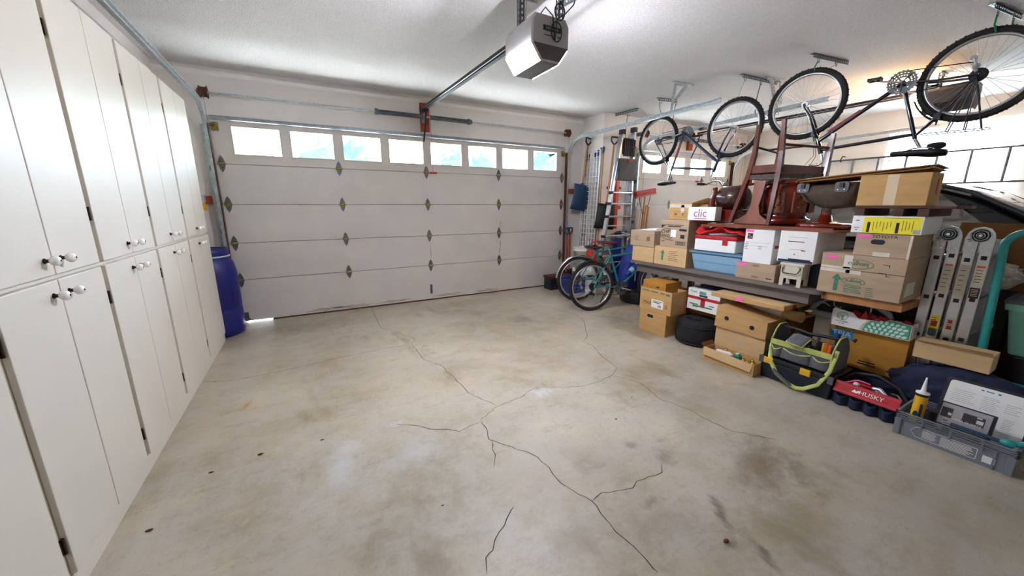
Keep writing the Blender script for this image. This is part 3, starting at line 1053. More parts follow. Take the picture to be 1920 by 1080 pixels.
KM = knob_mesh()
hb = MB().box((0, -.02, -.03), (.004, .014, .03)).cyl((.006, -.004, -.032), (.006, -.004, .032), .006, n=8)
HB = mesh(hb, 'hinge', 'bronze', V((0, 0, 0)))
CL = ['tall white cabinet at the far end beside the blue barrel', 'tall white cabinet second from the far end', 'tall white cabinet third from the far end',
      'tall white cabinet fourth from the far end', 'tall white cabinet fifth from the far end cut by the left edge', 'tall white cabinet nearest the camera']
YB = [4.81, 4.045, 3.275, 2.505, 1.735, .965, .195]
for i in range(6):
    y1, y0 = YB[i], YB[i + 1]
    t = thing('tall_cabinet', CL[i], 'cabinet', (CX, (y0 + y1) / 2, 0), group='row of tall white cabinets')
    bd = MB()
    bd.box((CD, y0, .03), (CX - .02, y0 + .015, CZT)).box((CD, y1 - .015, .03), (CX - .02, y1, CZT))
    bd.box((CD, y0, CZT - .02), (CX - .02, y1, CZT)).box((CD, y0, .03), (CX - .02, y1, .05)).box((CD, y0, .05), (CD + .006, y1, CZT))
    bd.box((CD, y0, 1.14), (CX - .02, y1, 1.17))
    part(bd, 'carcass', 'cab_stile', t)
    ff = MB()
    ff.box((CX - .02, y0, 0), (CX - .006, y0 + .05, CZT)).box((CX - .02, y1 - .05, 0), (CX - .006, y1, CZT))
    ff.box((CX - .02, y0 + .05, 1.125), (CX - .006, y1 - .05, 1.185)).box((CX - .02, y0 + .05, CZT - .04), (CX - .006, y1 - .05, CZT))
    ff.box((CX - .02, y0 + .05, 0), (CX - .006, y1 - .05, .10))
    part(ff, 'face_frame', 'cab_stile', t)
    part(MB().box((CX - .006, y0, 0), (CX - .001, y1, .088)), 'kick_board', 'cab', t)
    part(MB().box((CX - .006, y0, 1.146), (CX + .0, y1, 1.160)), 'mid_rail', 'cab', t)
    ym = (y0 + y1) / 2
    for (a, b, kz, hz) in ((1.163, CZT - .005, 1.222, (1.39, 2.17)), (.092, 1.142, 1.087, (.985, .222))):
        for (u, v, ky, s) in ((y0 + .022, ym - .003, ym - .055, -1), (ym + .003, y1 - .022, ym + .055, 1)):
            dr = part(B((CX - .006, u, a), (CX + .013, v, b)), 'door', 'cab', t, bevel=.003)
            k = pdata(KM[0], 'knob', dr, loc=(.013, ky - ym, kz))
            k2 = pdata(KM[1], 'knob_stem', dr, loc=(.013, ky - ym, kz))
            pdata(KM[2], 'knob_screw', dr, loc=(.013, ky - ym, kz))
            for z in hz:
                pdata(HB, 'hinge', dr, loc=(-.002, (u - .006 if s < 0 else v + .006) - ym, z))
# boards stacked on the cabinets
for k, (x, y0, y1, z, w, h, mt, lb) in enumerate(((-.30, 3.35, 4.62, CZT, .13, .035, 'orange_wood', 'brown board lying lowest on top of the far cabinets'),
                                              (-.30, 3.15, 4.62, CZT + .035, .14, .04, 'white_card', 'white painted board in the stack on top of the cabinets'),
                                              (-.31, 3.4, 4.5, CZT + .075, .12, .03, 'raw_wood', 'tan board in the stack on top of the cabinets'),
                                              (-.30, 3.0, 4.4, CZT + .105, .13, .04, 'trim', 'uppermost white board of the stack on top of the cabinets'))):
    single(B((x - w / 2, y0, z), (x + w / 2, y1, z + h)), 'board', mt, lb, 'board', (x, y0, z), 'boards on the cabinets', bevel=.003)


# ------------------------------------------------------------------ blue barrel beside the cabinets
def barrel(label, x, y, r, h, lid=True):
    t = thing('plastic_barrel', label, 'barrel', (x, y, 0))
    T = Mx.Translation((x, y, 0))
    part(MB().lathe([(.86 * r, 0), (.96 * r, .015), (r, .06), (r, h * .3), (.985 * r, h * .31), (.985 * r, h * .33), (r, h * .34), (r, h * .72), (.93 * r, h * .83), (.80 * r, h * .9), (.78 * r, h * .905)], 32, T), 'shell', 'blue_drum', t)
    part(MB().lathe([(.78 * r, h * .9), (.84 * r, h * .905), (.84 * r, h * .918), (.79 * r, h * .922)], 32, T), 'ring', 'lt_grey', t)
    part(MB().lathe([(.79 * r, h * .9), (.8 * r, h * .95), (.8 * r, h * .985), (.76 * r, h), (.72 * r, h * .985), (.001, h * .98)], 32, T), 'lid', 'blue_drum', t)


barrel('tall blue plastic barrel beside the far white cabinet', -.215, 5.09, .245, .97)
single(B((-.46, 5.47, 1.44), (-.06, 5.505, 1.53)), 'wall_cleat', 'orange_wood', 'reddish wooden cleat on the wall left of the big door', 'wood cleat', (-.26, 5.47, 1.44))
single(B((4.86, 5.47, 1.63), (5.215, 5.505, 1.71)), 'wall_cleat', 'orange_wood', 'reddish wooden cleat on the wall behind the blue snow shovel', 'wood cleat', (5.0, 5.47, 1.63))
t = thing('hand_broom', 'small brush with yellow bristles hung on the reddish cleat', 'brush', (-.25, 5.40, 1.38))
part(MB().tube([(-.33, 5.40, 1.66), (-.27, 5.42, 1.55), (-.22, 5.42, 1.48)], .014, 8), 'handle', 'black', t)
part(MB().box((-.29, 5.38, 1.46), (-.20, 5.45, 1.54)), 'block', 'lt_grey', t)
part(MB().taper((-.235, 5.41), (.035, .03), (.03, .025), 1.37, 1.46), 'bristles', 'yellow', t)


# ------------------------------------------------------------------ bicycles
WM = {}


def wheel_meshes(r, tyre):
    key = (r, tyre)
    if key in WM:
        return WM[key]
    z = V((0, 0, 0))
    ty = MB().torus((0, 0, 0), r - .024, .024, 48, 10)
    kn = MB()
    if tyre == 'knob':
        for i in range(84):
            a = 2 * pi * i / 84
            T = Mx.Rotation(-a, 4, 'Y')
            s = .008 if i % 2 else -.008
            kn.box((r - .004, s - .006, -.005), (r + .0012, s + .006, .005), T)
        ty.add(kn.v, kn.f)
    rim = MB()
    pr = [(r - .044, -.014), (r - .060, -.012), (r - .066, 0), (r - .060, .012), (r - .044, .014), (r - .050, 0)]
    n = 48
    rim.v = []
    vs = []
    for i in range(n):
        a = 2 * pi * i / n
        for (q, y) in pr:
            vs.append((q * cos(a), y, q * sin(a)))
    m = len(pr)
    rim.add(vs, [(i * m + j, ((i + 1) % n) * m + j, ((i + 1) % n) * m + (j + 1) % m, i * m + (j + 1) % m) for i in range(n) for j in range(m)], True)
    sp = MB()
    for i in range(32):
        a = 2 * pi * i / 32
        s = 1 if i % 2 else -1
        b = a + (.62 if i % 4 < 2 else -.62)
        sp.tube([(.022 * cos(b), s * .03, .022 * sin(b)), ((r - .062) * cos(a), s * .003, (r - .062) * sin(a))], .0012, 4)
    hub = MB().cyl((0, -.05, 0), (0, .05, 0), .012, n=12).cyl((0, -.034, 0), (0, -.028, 0), .026, n=16).cyl((0, .028, 0), (0, .034, 0), .026, n=16).cyl((0, -.07, 0), (0, .07, 0), .005, n=8)
    out = (mesh(ty, 'tyre', 'rubber', z), mesh(rim, 'rim', 'alu', z), mesh(sp, 'spokes', 'chrome', z), mesh(hub, 'hub', 'chrome', z))
    WM[key] = out
    return out


def sec(p, hw, th, n=10):
    """rounded saddle section across y at x"""
    x, z = p
    return [(x, hw * cos(a), z + (th * sin(a) if sin(a) > 0 else th * 1.1 * sin(a) * (.4 + .6 * abs(cos(a))))) for a in [2 * pi * i / n for i in range(n)]]


def bicycle(label, loc, rot, fcol, r=.34, tyre='knob', wb=1.06, rack=False, fender=None, bar='flat', saddle='black', sleeve=None, sad_dz=0.0, decal=None, cap='black', bag=False, bars=True):
    t = thing('bicycle', label, 'bicycle', loc, rot, 'bicycles', local=True)
    ty, rim, sp, hub = wheel_meshes(r, tyre)
    for x in (0, wb):
        w = pdata(ty, 'wheel', t, loc=(x, 0, r))
        pdata(rim, 'rim', w)
        pdata(sp, 'spokes', w)
        pdata(hub, 'hub', w)
    A, Fh = V((0, 0, r)), V((wb, 0, r))
    BB = V((.43, 0, r - .04))
    ST = V((.275, 0, r + .44))
    HB_, HT = V((wb - .155, 0, r + .36)), V((wb - .205, 0, r + .50))
    fr = MB()
    fr.tube([BB, ST], .0155, 10).tube([BB, HB_ + V((-.005, 0, .02))], .0185, 10).tube([ST + V((.012, 0, -.04)), HT + V((.012, 0, -.035))], .0155, 10)
    fr.tube([HB_, HT], .020, 12).cyl(BB + V((0, -.036, 0)), BB + V((0, .036, 0)), .021)
    for s in (-1, 1):
        fr.tube([BB + V((-.03, s * .025, 0)), V((.22, s * .045, r - .01)), A + V((0, s * .065, 0))], .009, 8)
        fr.tube([ST + V((0, s * .015, -.03)), V((.17, s * .045, r + .27)), A + V((0, s * .065, 0))], .0075, 8)
    f = part(fr, 'frame', fcol, t)
    if sleeve:
        a, b = BB, HB_
        part(MB().tube([a.lerp(b, .45), a.lerp(b, .85)], .0195, 10), 'decal', sleeve, f)
    fk = MB()
    d = (HB_ - HT).normalized()
    cr = HB_ + d * .03
    for s in (-1, 1):
        fk.tube([cr + V((0, s * .015, 0)), cr + V((.0, s * .05, -.02)), cr + d * .22 + V((.005, s * .055, 0)), Fh + V((-.012, s * .06, .04)), Fh + V((0, s * .06, 0))], [.012, .0125, .011, .009, .008], 8)
    fk.cyl(cr + V((0, 0, .02)), HB_, .017)
    part(fk, 'fork', fcol, t)
    # bars
    SB = HT - d * .09
    SE = SB + V((.09, 0, .03))
    part(MB().tube([HT, SB, SB + V((.03, 0, .02)), SE], .012, 8), 'stem', 'chrome', t)
    hbm = MB()
    pts = [(SE.x - .07, -.30, SE.z + .04), (SE.x - .02, -.17, SE.z + .045), (SE.x, -.06, SE.z), (SE.x, .06, SE.z), (SE.x - .02, .17, SE.z + .045), (SE.x - .07, .30, SE.z + .04)]
    if bar == 'swept':
        pts = [(SE.x - .16, -.29, SE.z + .03), (SE.x - .04, -.25, SE.z + .05), (SE.x + .02, -.1, SE.z + .02), (SE.x + .02, .1, SE.z + .02), (SE.x - .04, .25, SE.z + .05), (SE.x - .16, .29, SE.z + .03)]
    hbm.tube(pts, .011, 8)
    h = part(hbm, 'handlebar', 'chrome' if bar == 'swept' else 'steel_dark' if not decal else 'chrome', t)
    for k in (0, -1):
        p, q = V(pts[k]), V(pts[1 if k == 0 else -2])
        part(MB().tube([p, p.lerp(q, .8)], .016, 10), 'grip', 'black', h)
        m_ = p.lerp(q, .95)
        part(MB().tube([m_, m_ + V((.05, 0, -.02)), m_ + V((.03, (-.1 if k == 0 else .1) * -1, -.03)) + V((0, (p.y - m_.y) * .6, 0))], .005, 6), 'brake_lever', 'chrome', h)
        part(MB().tube([m_ + V((.04, 0, 0)), m_ + V((.10, -m_.y * .4, .02)), (HT.x + .05, m_.y * .2, HT.z + .02), cr + V((.02, m_.y * .05, -.05))], .0028, 5), 'brake_cable', 'black', h)
    # saddle
    SP = ST + V((-.045, 0, .11 + sad_dz))
    part(MB().cyl(ST, SP, .0125), 'seat_post', 'chrome', t)
    sx, sz = SP.x, SP.z + .035
    k1, k2 = (1.3, 1.5) if bag else (1, 1)
    secs = [((sx + (a - .0) * k1, sz + b), w_ * k1, h_ * k2) for a, b, w_, h_ in ((-.13, .012, .03, .012), (-.125, .012, .07, .022), (-.06, .008, .08, .028), (0, 0, .05, .026), (.07, -.002, .028, .022), (.13, -.002, .02, .018), (.14, -.004, .008, .008))]
    part(MB().loft([sec(*q) for q in secs]), 'saddle', saddle, t)
    rl = MB()
    for s in (-1, 1):
        rl.tube([(sx - .11, s * .035, sz - .012), (sx - .05, s * .025, sz - .035), (sx + .04, s * .022, sz - .035), (sx + .11, s * .008, sz - .012)], .0035, 6)
    part(rl, 'saddle_rails', 'chrome', t)
    if bag:
        part(MB().loft([[(sx - .15 + a, .035 * k * cos(q), sz - .045 + .028 * k * sin(q)) for q in [2 * pi * i / 10 for i in range(10)]] for a, k in ((0, .5), (.02, 1), (.08, 1), (.11, .6))]), 'saddle_bag', 'black_soft', t)
    # drivetrain, right side is -y
    cr_ = MB()
    for (R_, th, y) in ((.095, .003, -.052), (.078, .003, -.045), (.058, .003, -.039)):
        n = 44
        for i in range(n):
            a, b = 2 * pi * i / n, 2 * pi * (i + 1) / n
            vs = []
            for yy in (y, y - th):
                for q, ra in ((a, R_ - .016), (a, R_ + (.004 if i % 2 else -.002)), (b, R_ + (.004 if i % 2 else -.002)), (b, R_ - .016)):
                    vs.append((BB.x + ra * cos(q), yy, BB.z + ra * sin(q)))
            cr_.add(vs, [(0, 1, 2, 3), (7, 6, 5, 4), (1, 5, 6, 2), (0, 3, 7, 4)])
    for i in range(5):
        a = 2 * pi * i / 5 + .3
        cr_.tube([BB + V((0, -.05, 0)), BB + V((.08 * cos(a), -.05, .08 * sin(a)))], .006, 6)
    part(cr_, 'chainrings', 'galv_dark', t)
    for s, an in ((-1, -.25), (1, pi - .25)):
        e = BB + V((.17 * cos(an), s * .075, .17 * sin(an)))
        c = part(MB().tube([BB + V((0, s * .055, 0)), e], [.013, .010], 8, flat=.7), 'crank_arm', 'alu', t)
        pd = MB().box((e.x - .045, e.y + s * .02, e.z - .012), (e.x - .032, e.y + s * .105, e.z + .012)).box((e.x + .032, e.y + s * .02, e.z - .012), (e.x + .045, e.y + s * .105, e.z + .012))
        pd.box((e.x - .04, e.y + s * .02, e.z - .01), (e.x + .04, e.y + s * .03, e.z + .01)).box((e.x - .04, e.y + s * .095, e.z - .01), (e.x + .04, e.y + s * .105, e.z + .01)).cyl((e.x, e.y, e.z), (e.x, e.y + s * .1, e.z), .007)
        part(pd, 'pedal', 'black', c)
    ca = MB()
    for i, R_ in enumerate((.052, .046, .040, .035, .030, .026)):
        ca.cyl((0, -.028 - i * .005, r), (0, -.031 - i * .005, r), R_, n=22)
    part(ca, 'cassette', 'rust' if tyre != 'knob' else 'steel_dark', t)
    ch = MB()
    ch.tube([(.0, -.045, r + .045), (BB.x - .01, -.047, BB.z + .088)], .0042, 5).tube([(.03, -.045, r - .10), (BB.x - .02, -.047, BB.z - .088)], .0042, 5)
    part(ch, 'chain', 'steel_dark', t)
    dl = MB().tube([(.01, -.075, r - .02), (.03, -.06, r - .05), (.02, -.055, r - .075)], .011, 8).tube([(.02, -.055, r - .06), (.04, -.05, r - .125)], .008, 8)
    dl.cyl((.02, -.04, r - .065), (.02, -.05, r - .065), .022, n=12).cyl((.045, -.04, r - .13), (.045, -.05, r - .13), .022, n=12)
    part(dl, 'derailleur', 'alu', t)
    for (bx, bz) in ((.17, r + .27), (cr.x + .02, cr.z - .03)):
        part(MB().box((bx - .02, -.05, bz - .02), (bx + .02, -.03, bz + .03)).box((bx - .02, .03, bz - .02), (bx + .02, .05, bz + .03)).tube([(bx, -.04, bz + .03), (bx, 0, bz + .07), (bx, .04, bz + .03)], .004, 6), 'brake', 'steel_dark', t)
    if decal:
        part(MB().tube([BB.lerp(ST, .25), BB.lerp(ST, .75)], .0162, 10), 'decal', decal, f)
    if fender:
        fm, a0, a1 = fender
        for x in (0,):
            g = []
            for i in range(25):
                a = rad(a0 + (a1 - a0) * i / 24)
                R_ = r + .022
                g.append([(x + (R_ - q * q * .012) * cos(a), q * .032, r + (R_ - q * q * .012) * sin(a)) for q in (-1, -.5, 0, .5, 1)])
            part(MB().grid(g, thick=(0, 0, .002)), 'fender', fm, t)
    if rack:
        rk_ = MB()
        for s in (-1, 1):
            rk_.tube([(-.13, s * .06, r + .41), (.24, s * .06, r + .41)], .004, 6)
            for x in (-.09, .0, .1):
                rk_.tube([(0.005, s * .07, r + .02), (x, s * .06, r + .41)], .004, 6)
        for x in (-.13, -.05, .05, .15, .24):
            rk_.tube([(x, -.06, r + .41), (x, .06, r + .41)], .004, 6)
        part(rk_, 'rear_rack', 'steel_dark', t)
    return t


UP = pi
b1 = bicycle('dark blue bicycle hung upside down, the farther one over the second bay', (5.412, 4.02, 2.344 + .34), (UP, 0, rad(-88.7)), 'bike_blue2', wb=1.11, saddle='black', sad_dz=.02, decal='bike_red')
b2 = bicycle('dark blue bicycle with rear rack hung upside down, nearest to the camera', (5.591, 1.053, 2.435 + .34), (UP, rad(-.5), rad(97.6)), 'bike_blue', wb=1.135, rack=True, sleeve='bike_red', saddle='black', bag=True, sad_dz=-.03, fender=('black', 20, 60))
b3 = bicycle('teal mountain bicycle standing on the floor in front of the blue bag', (4.106, 3.80, 0), (rad(-3), 0, rad(-12.9)), 'bike_teal', saddle='purple_red', fender=('black', 60, 135), sad_dz=.0)
b4 = bicycle('bicycle with a silver rear fender standing behind the teal one', (4.29, 4.34, 0), (rad(1), 0, rad(-15)), 'bike_teal', wb=1.02, tyre='slick', fender=('chrome', 55, 175), bar='swept', saddle='black', sad_dz=-.12, rack=False)


# ------------------------------------------------------------------ things in the far corner
def snow_shovel(label, x, y, z, rot, blade, w=.36, h=.44, hl=1.15, grip=True):
    t = thing('snow_shovel', label, 'shovel', (x, y, z), rot, local=True)
    g = []
    for i in range(9):
        row = []
        for j in range(9):
            u, v = j / 8 * 2 - 1, i / 8
            row.append((u * w / 2 * (.88 + .12 * (1 - v)), -.05 * (1 - (2 * v - 1) ** 2) * .6 - .03 * (1 - u * u), v * h))
        g.append(row)
    bl = part(MB().grid(g, thick=(0, .008, 0)), 'blade', blade, t)
    rb = MB()
    for k in range(-3, 4):
        rb.tube([(k * w * .11, -.062 + .0025 * k * k, .05), (k * w * .11, -.068 + .003 * k * k, h * .5), (k * w * .11, -.055 + .0025 * k * k, h * .9)], .005, 6)
    part(rb, 'ribs', blade, bl)
    part(MB().cyl((0, -.02, h * .55), (0, -.01, h + hl), .0165), 'shaft', 'handle_wood', t)
    part(MB().cyl((0, -.03, h * .4), (0, -.015, h * 1.06), .024), 'socket', blade, t)
    if grip:
        z0 = h + hl
        part(MB().tube([(0, -.01, z0 - .06), (0, -.01, z0), (-.055, -.01, z0 + .06), (-.055, -.01, z0 + .12), (.055, -.01, z0 + .12), (.055, -.01, z0 + .06), (0, -.01, z0)], .014, 8), 'd_grip', 'black', t)
    return t


snow_shovel('blue snow shovel with wooden handle hung blade down on the corner wall', 5.01, 5.30, 1.34, (rad(0), rad(8), 0), 'shovel_blue', hl=.66)
snow_shovel('black scoop shovel with D handle standing behind the aluminium stepladder', 5.22, 4.86, 1.03, (rad(-2), rad(5), rad(-25)), 'black', w=.34, h=.42, hl=.95)

# wire shelf leaning on the stub wall
t = thing('wire_shelf', 'white wire shelving panel leaning upright on the corner wall', 'wire shelf', (5.16, 5.2, .55))
gm = MB()
for i in range(6):
    y = 5.0 + .36 * i / 5
    gm.cyl((5.12, y, .0), (5.19, y, 2.33), .0065, n=6)
for i in range(29):
    z = .06 + i * .08
    gm.cyl((5.122 + .03 * z, 4.99, z), (5.122 + .03 * z, 5.37, z), .006, n=5)
part(gm, 'wires', 'trim', t)
part(MB().cyl((5.125, 4.985, .0), (5.195, 4.985, 2.34), .012, n=8).cyl((5.125, 5.375, 0), (5.195, 5.375, 2.34), .012, n=8), 'edge_rails', 'alu', t)
for k, (y, z) in enumerate(((5.36, 2.28), (5.30, 2.29), (5.13, 2.31), (5.06, 2.33), (4.99, 2.36), (4.93, 2.37))):
    tt = thing('garden_tool', 'long-handled garden tool with dark grip, %s from the front wall behind the wire shelf' % ['first', 'second', 'third', 'fourth', 'fifth', 'sixth'][k], 'garden tool', (5.17, y + .05, .05), group='garden tools behind the wire shelf')
    part(MB().cyl((5.205, y + .05, .05), (5.205, y + .012, z - .1), .012, n=8), 'shaft', 'handle_wood' if k > 3 else 'alu', tt)
    part(MB().cyl((5.205, y + .012, z - .1), (5.203, y, z), .017, n=8), 'grip', 'blue' if k < 4 else 'shovel_blue', tt)
    part(MB().box((5.198, y + .0, .02), (5.212, y + .09, .10)), 'head', 'steel_dark', tt)

# spade with blue grip and a second shovel beside the bucket
for k, (x, y, col, lb) in enumerate(((4.79, 5.30, 'shovel_blue', 'short spade with blue D grip standing by the white bucket'), (4.90, 5.36, 'dark_wood', 'short spade with brown wooden grip standing by the white bucket'))):
    t = thing('spade', lb, 'spade', (x, y, 0), group='spades by the bucket')
    part(MB().cyl((x, y, .25), (x, y, .90), .015), 'shaft', 'orange_wood', t)
    part(MB().tube([(x, y, .86), (x, y, .92), (x - .045, y, .97), (x - .045, y, 1.03), (x + .045, y, 1.03), (x + .045, y, .97), (x, y, .92)], .013, 8), 'd_grip', col, t)
    part(MB().prism([(-.07, .27), (-.075, .1), (0, 0), (.075, .1), (.07, .27)], -.004, .004, FY(x, y, .02)), 'blade', 'steel_dark', t)

t = thing('bucket', 'white plastic bucket behind the bicycles by the door', 'bucket', (4.93, 5.03, .36))
T = Mx.Translation((4.93, 5.03, .355))
part(MB().lathe([(.001, .0), (.135, .0), (.155, .30), (.165, .30), (.165, .325), (.155, .325), (.158, .35), (.164, .36), (.155, .365), (.145, .36), (.13, .02), (.001, .015)], 28, T), 'shell', 'bucket', t)
part(MB().tube([(4.93 - .165, 5.03, .66), (4.93 - .14, 4.92, .63), (4.93, 4.86, .62), (4.93 + .14, 4.92, .63), (4.93 + .165, 5.03, .66)], .003, 6), 'bail', 'galv', t)
t = thing('bucket', 'lower white bucket that carries the other white bucket', 'bucket', (4.93, 5.03, 0))
T = Mx.Translation((4.93, 5.03, 0))
part(MB().lathe([(.001, .0), (.135, .0), (.155, .30), (.165, .30), (.165, .325), (.155, .325), (.16, .354), (.001, .354)], 28, T), 'shell', 'bucket', t)
t = thing('plastic_crate', 'blue plastic crate on the floor behind the bicycle wheels', 'crate', (4.62, 4.86, 0))
cr = MB()
for (a, b) in (((4.44, 4.72, 0), (4.80, 4.735, .25)), ((4.44, 4.985, 0), (4.80, 5.0, .25)), ((4.44, 4.735, 0), (4.455, 4.985, .25)), ((4.785, 4.735, 0), (4.80, 4.985, .25)), ((4.455, 4.735, 0), (4.785, 4.985, .012))):
    cr.box(a, b)
part(cr, 'walls', 'blue', t)
part(MB().box((4.43, 4.71, .235), (4.81, 4.72, .26)).box((4.43, 5.0, .235), (4.81, 5.01, .26)).box((4.43, 4.72, .235), (4.44, 5.0, .26)).box((4.80, 4.72, .235), (4.81, 5.0, .26)), 'rim', 'blue', t)
t = thing('metal_box', 'dark metal tool box on the floor by the door corner', 'tool box', (4.5, 5.2, 0))
part(B((4.32, 5.10, 0), (4.74, 5.30, .2)), 'body', 'steel_dark', t, bevel=.006)
part(MB().box((4.31, 5.09, .2), (4.75, 5.31, .24)), 'lid', 'rust', t, bevel=.006)
part(MB().tube([(4.45, 5.2, .24), (4.45, 5.2, .28), (4.6, 5.2, .28), (4.6, 5.2, .24)], .007, 8), 'handle', 'galv_dark', t)

# stepladder
t = thing('step_ladder', 'folded aluminium stepladder leaning beside the corner wall', 'ladder', (5.2, 4.5, 0))
TL, TR, BL, BR = V((5.184, 4.51, 2.52)), V((5.426, 4.51, 2.57)), V((4.735, 4.49, .0)), V((5.46, 4.49, .0))


def rail(mb, a, b, w=.07, d=.028, up=V((0, 1, 0))):
    a, b = V(a), V(b)
    t_ = (b - a).normalized()
    n = (up - t_ * up.dot(t_)).normalized()
    s = t_.cross(n)
    T = Mx.Translation(a) @ Mx((t_, s, n)).transposed().to_4x4()
    L = (b - a).length
    mb.box((0, -d / 2, -w / 2), (L, -d / 2 + .004, w / 2), T).box((0, -d / 2, -w / 2), (L, d / 2, -w / 2 + .006), T).box((0, -d / 2, w / 2 - .006), (L, d / 2, w / 2), T)
    return mb


part(rail(MB(), BL, TL), 'front_rail', 'alu', t)
part(rail(MB(), BR, TR), 'front_rail', 'alu', t)
for z in (.62, .94, 1.25, 1.45, 1.62):
    k = z / 2.6
    a, b = BL.lerp(TL, k), BR.lerp(TR, k)
    n = 1
    part(MB().box((a.x, a.y - .05, z - .012), (b.x, b.y + .05, z + .012)), 'step', 'alu', t, bevel=.003)
    part(MB().box((a.x - .014, a.y - .045, z - .02), (a.x + .012, a.y + .045, z + .02)), 'step_bracket', 'black', t)
    part(MB().box((b.x - .012, b.y - .045, z - .02), (b.x + .014, b.y + .045, z + .02)), 'step_bracket', 'black', t)
g = V((0, .05, -.05))
part(rail(MB(), BL + V((.12, .06, 0)), TL + g, .04), 'rear_rail', 'alu', t)
part(rail(MB(), BR + V((-.07, .06, 0)), TR + g + V((-.03, 0, 0)), .04), 'rear_rail', 'alu', t)
for z in (.5, 1.1):
    a, b = (BL + V((.12, .06, 0))).lerp(TL, z / 2.6), (BR + V((-.07, .06, 0))).lerp(TR, z / 2.6)
    part(MB().cyl((a.x, a.y, z), (b.x, b.y, z), .01, n=8), 'rear_brace', 'alu', t)
part(MB().box((5.07, 4.43, 1.80), (5.42, 4.45, 2.12)), 'platform', 'black', t, bevel=.01)
part(MB().box((5.08, 4.42, 2.09), (5.43, 4.48, 2.13)), 'platform_edge', 'steel_dark', t)
part(MB().box((5.25, 4.415, 2.08), (5.31, 4.42, 2.13)), 'red_latch', 'red', t)
tr = MB()
for k in range(7):
    x = 5.19 + .034 * k
    tr.box((x, 4.44, 2.17), (x + .016, 4.475, 2.42))
tr.box((5.18, 4.475, 2.2), (5.43, 4.49, 2.44)).box((5.18, 4.44, 2.30), (5.43, 4.475, 2.32))
part(tr, 'tool_tray', 'black', t)
for p in (TL, TR, BL, BR):
    part(MB().box((p.x - .03, p.y - .045, p.z - (0 if p.z < 1 else .03)), (p.x + .03, p.y + .045, p.z + .04)), 'end_cap', 'black', t)

# second blue barrel holding tools, with the red push broom
barrel('blue plastic barrel behind the stepladder and the teal bicycle', 5.63, 4.72, .235, .98)
t = thing('push_broom', 'push broom with red bristles standing head up beside the stepladder', 'broom', (6.05, 4.77, 0))
hd = Mx.Translation((6.07, 4.77, 1.60)) @ Mx.Rotation(rad(-9), 4, 'Y')
part(MB().box((-.24, -.035, -.02), (.24, .035, .01), hd), 'block', 'raw_wood', t)
br = MB()
for i in range(25):
    for j in range(4):
        br.taper((-.228 + i * .019, -.027 + j * .018), (.007, .007), (.010, .010), .01, .085, hd)
part(br, 'bristles', 'red', t, kind='stuff')
part(MB().cyl((6.0, 4.79, .02), (6.07, 4.77, 1.585), .0135), 'handle', 'handle_wood', t)
part(MB().tube([(5.93, 4.77, 1.60), (5.95, 4.76, 1.45), (6.05, 4.77, 1.25)], .005, 6).tube([(6.21, 4.77, 1.62), (6.16, 4.76, 1.45), (6.06, 4.77, 1.25)], .005, 6), 'brace', 'steel_dark', t)
for k, (x0, x1, z1, lb) in enumerate(((6.02, 6.02, 1.42, 'plain wooden handle leaning beside the push broom'), (6.10, 6.08, 1.40, 'second plain wooden handle leaning beside the push broom'))):
    single(MB().tube([(x0 - .06, 4.70, .02), (x1, 4.70, z1 - .2), (x1 + .02, 4.70, z1)], .016, 8), 'wooden_handle', 'handle_wood', lb, 'handle', (x0, 4.8, 0), 'wooden handles')

# orange hand tool hanging behind the ladder
t = thing('floor_jack_handle', 'orange steel jack hung on the wall behind the stepladder rungs', 'jack', (5.52, 4.93, 1.02))
part(MB().box((5.50, 4.90, 1.02), (5.57, 4.965, 1.86)), 'post', 'gas_red', t, bevel=.008)
part(MB().box((5.32, 4.915, 1.70), (5.63, 4.945, 1.73)), 'cross_bar', 'rust', t)
part(MB().box((5.46, 4.88, 1.36), (5.61, 4.967, 1.42)), 'collar', 'gas_red', t)
tk = MB()
for k in range(8):
    tk.box((5.34 + k * .035, 4.92, 1.73), (5.355 + k * .035, 4.94, 1.75))
part(tk, 'teeth', 'rust', t)

# blue duffel, tyres, gas can
t = thing('blue_bag', 'bright blue sports bag stuffed upright behind the teal bicycle', 'bag', (5.0, 3.93, .2))
w_ = wob(.05, 5)
b = MB().sphere((0, 0, 0), 1, 22, 16)
bb = MB()
sgn = lambda q: math.copysign(abs(q) ** .65, q)
bb.add([(4.99 + .24 * sgn(v.x) * (1 + w_(v)) + v.z * .10, 3.90 + .12 * sgn(v.y) * (1 + w_(v * 1.4)), .55 + .36 * sgn(v.z) * (1 + w_(v * 1.2))) for v in b.v], b.f, True)
part(bb, 'body', 'blue', t)
part(MB().tube([(4.85, 3.80, .85), (4.87, 3.76, .6), (4.89, 3.78, .35)], .012, 6, flat=.3), 'strap', 'trim', t)
part(MB().tube([(5.1, 3.82, .86), (5.18, 3.78, .7), (5.13, 3.79, .45)], .012, 6, flat=.3), 'strap', 'black', t)
part(MB().tube([(4.92, 3.82, .88), (5.02, 3.79, .84), (5.16, 3.83, .88)], .006, 6), 'zip', 'trim', t)
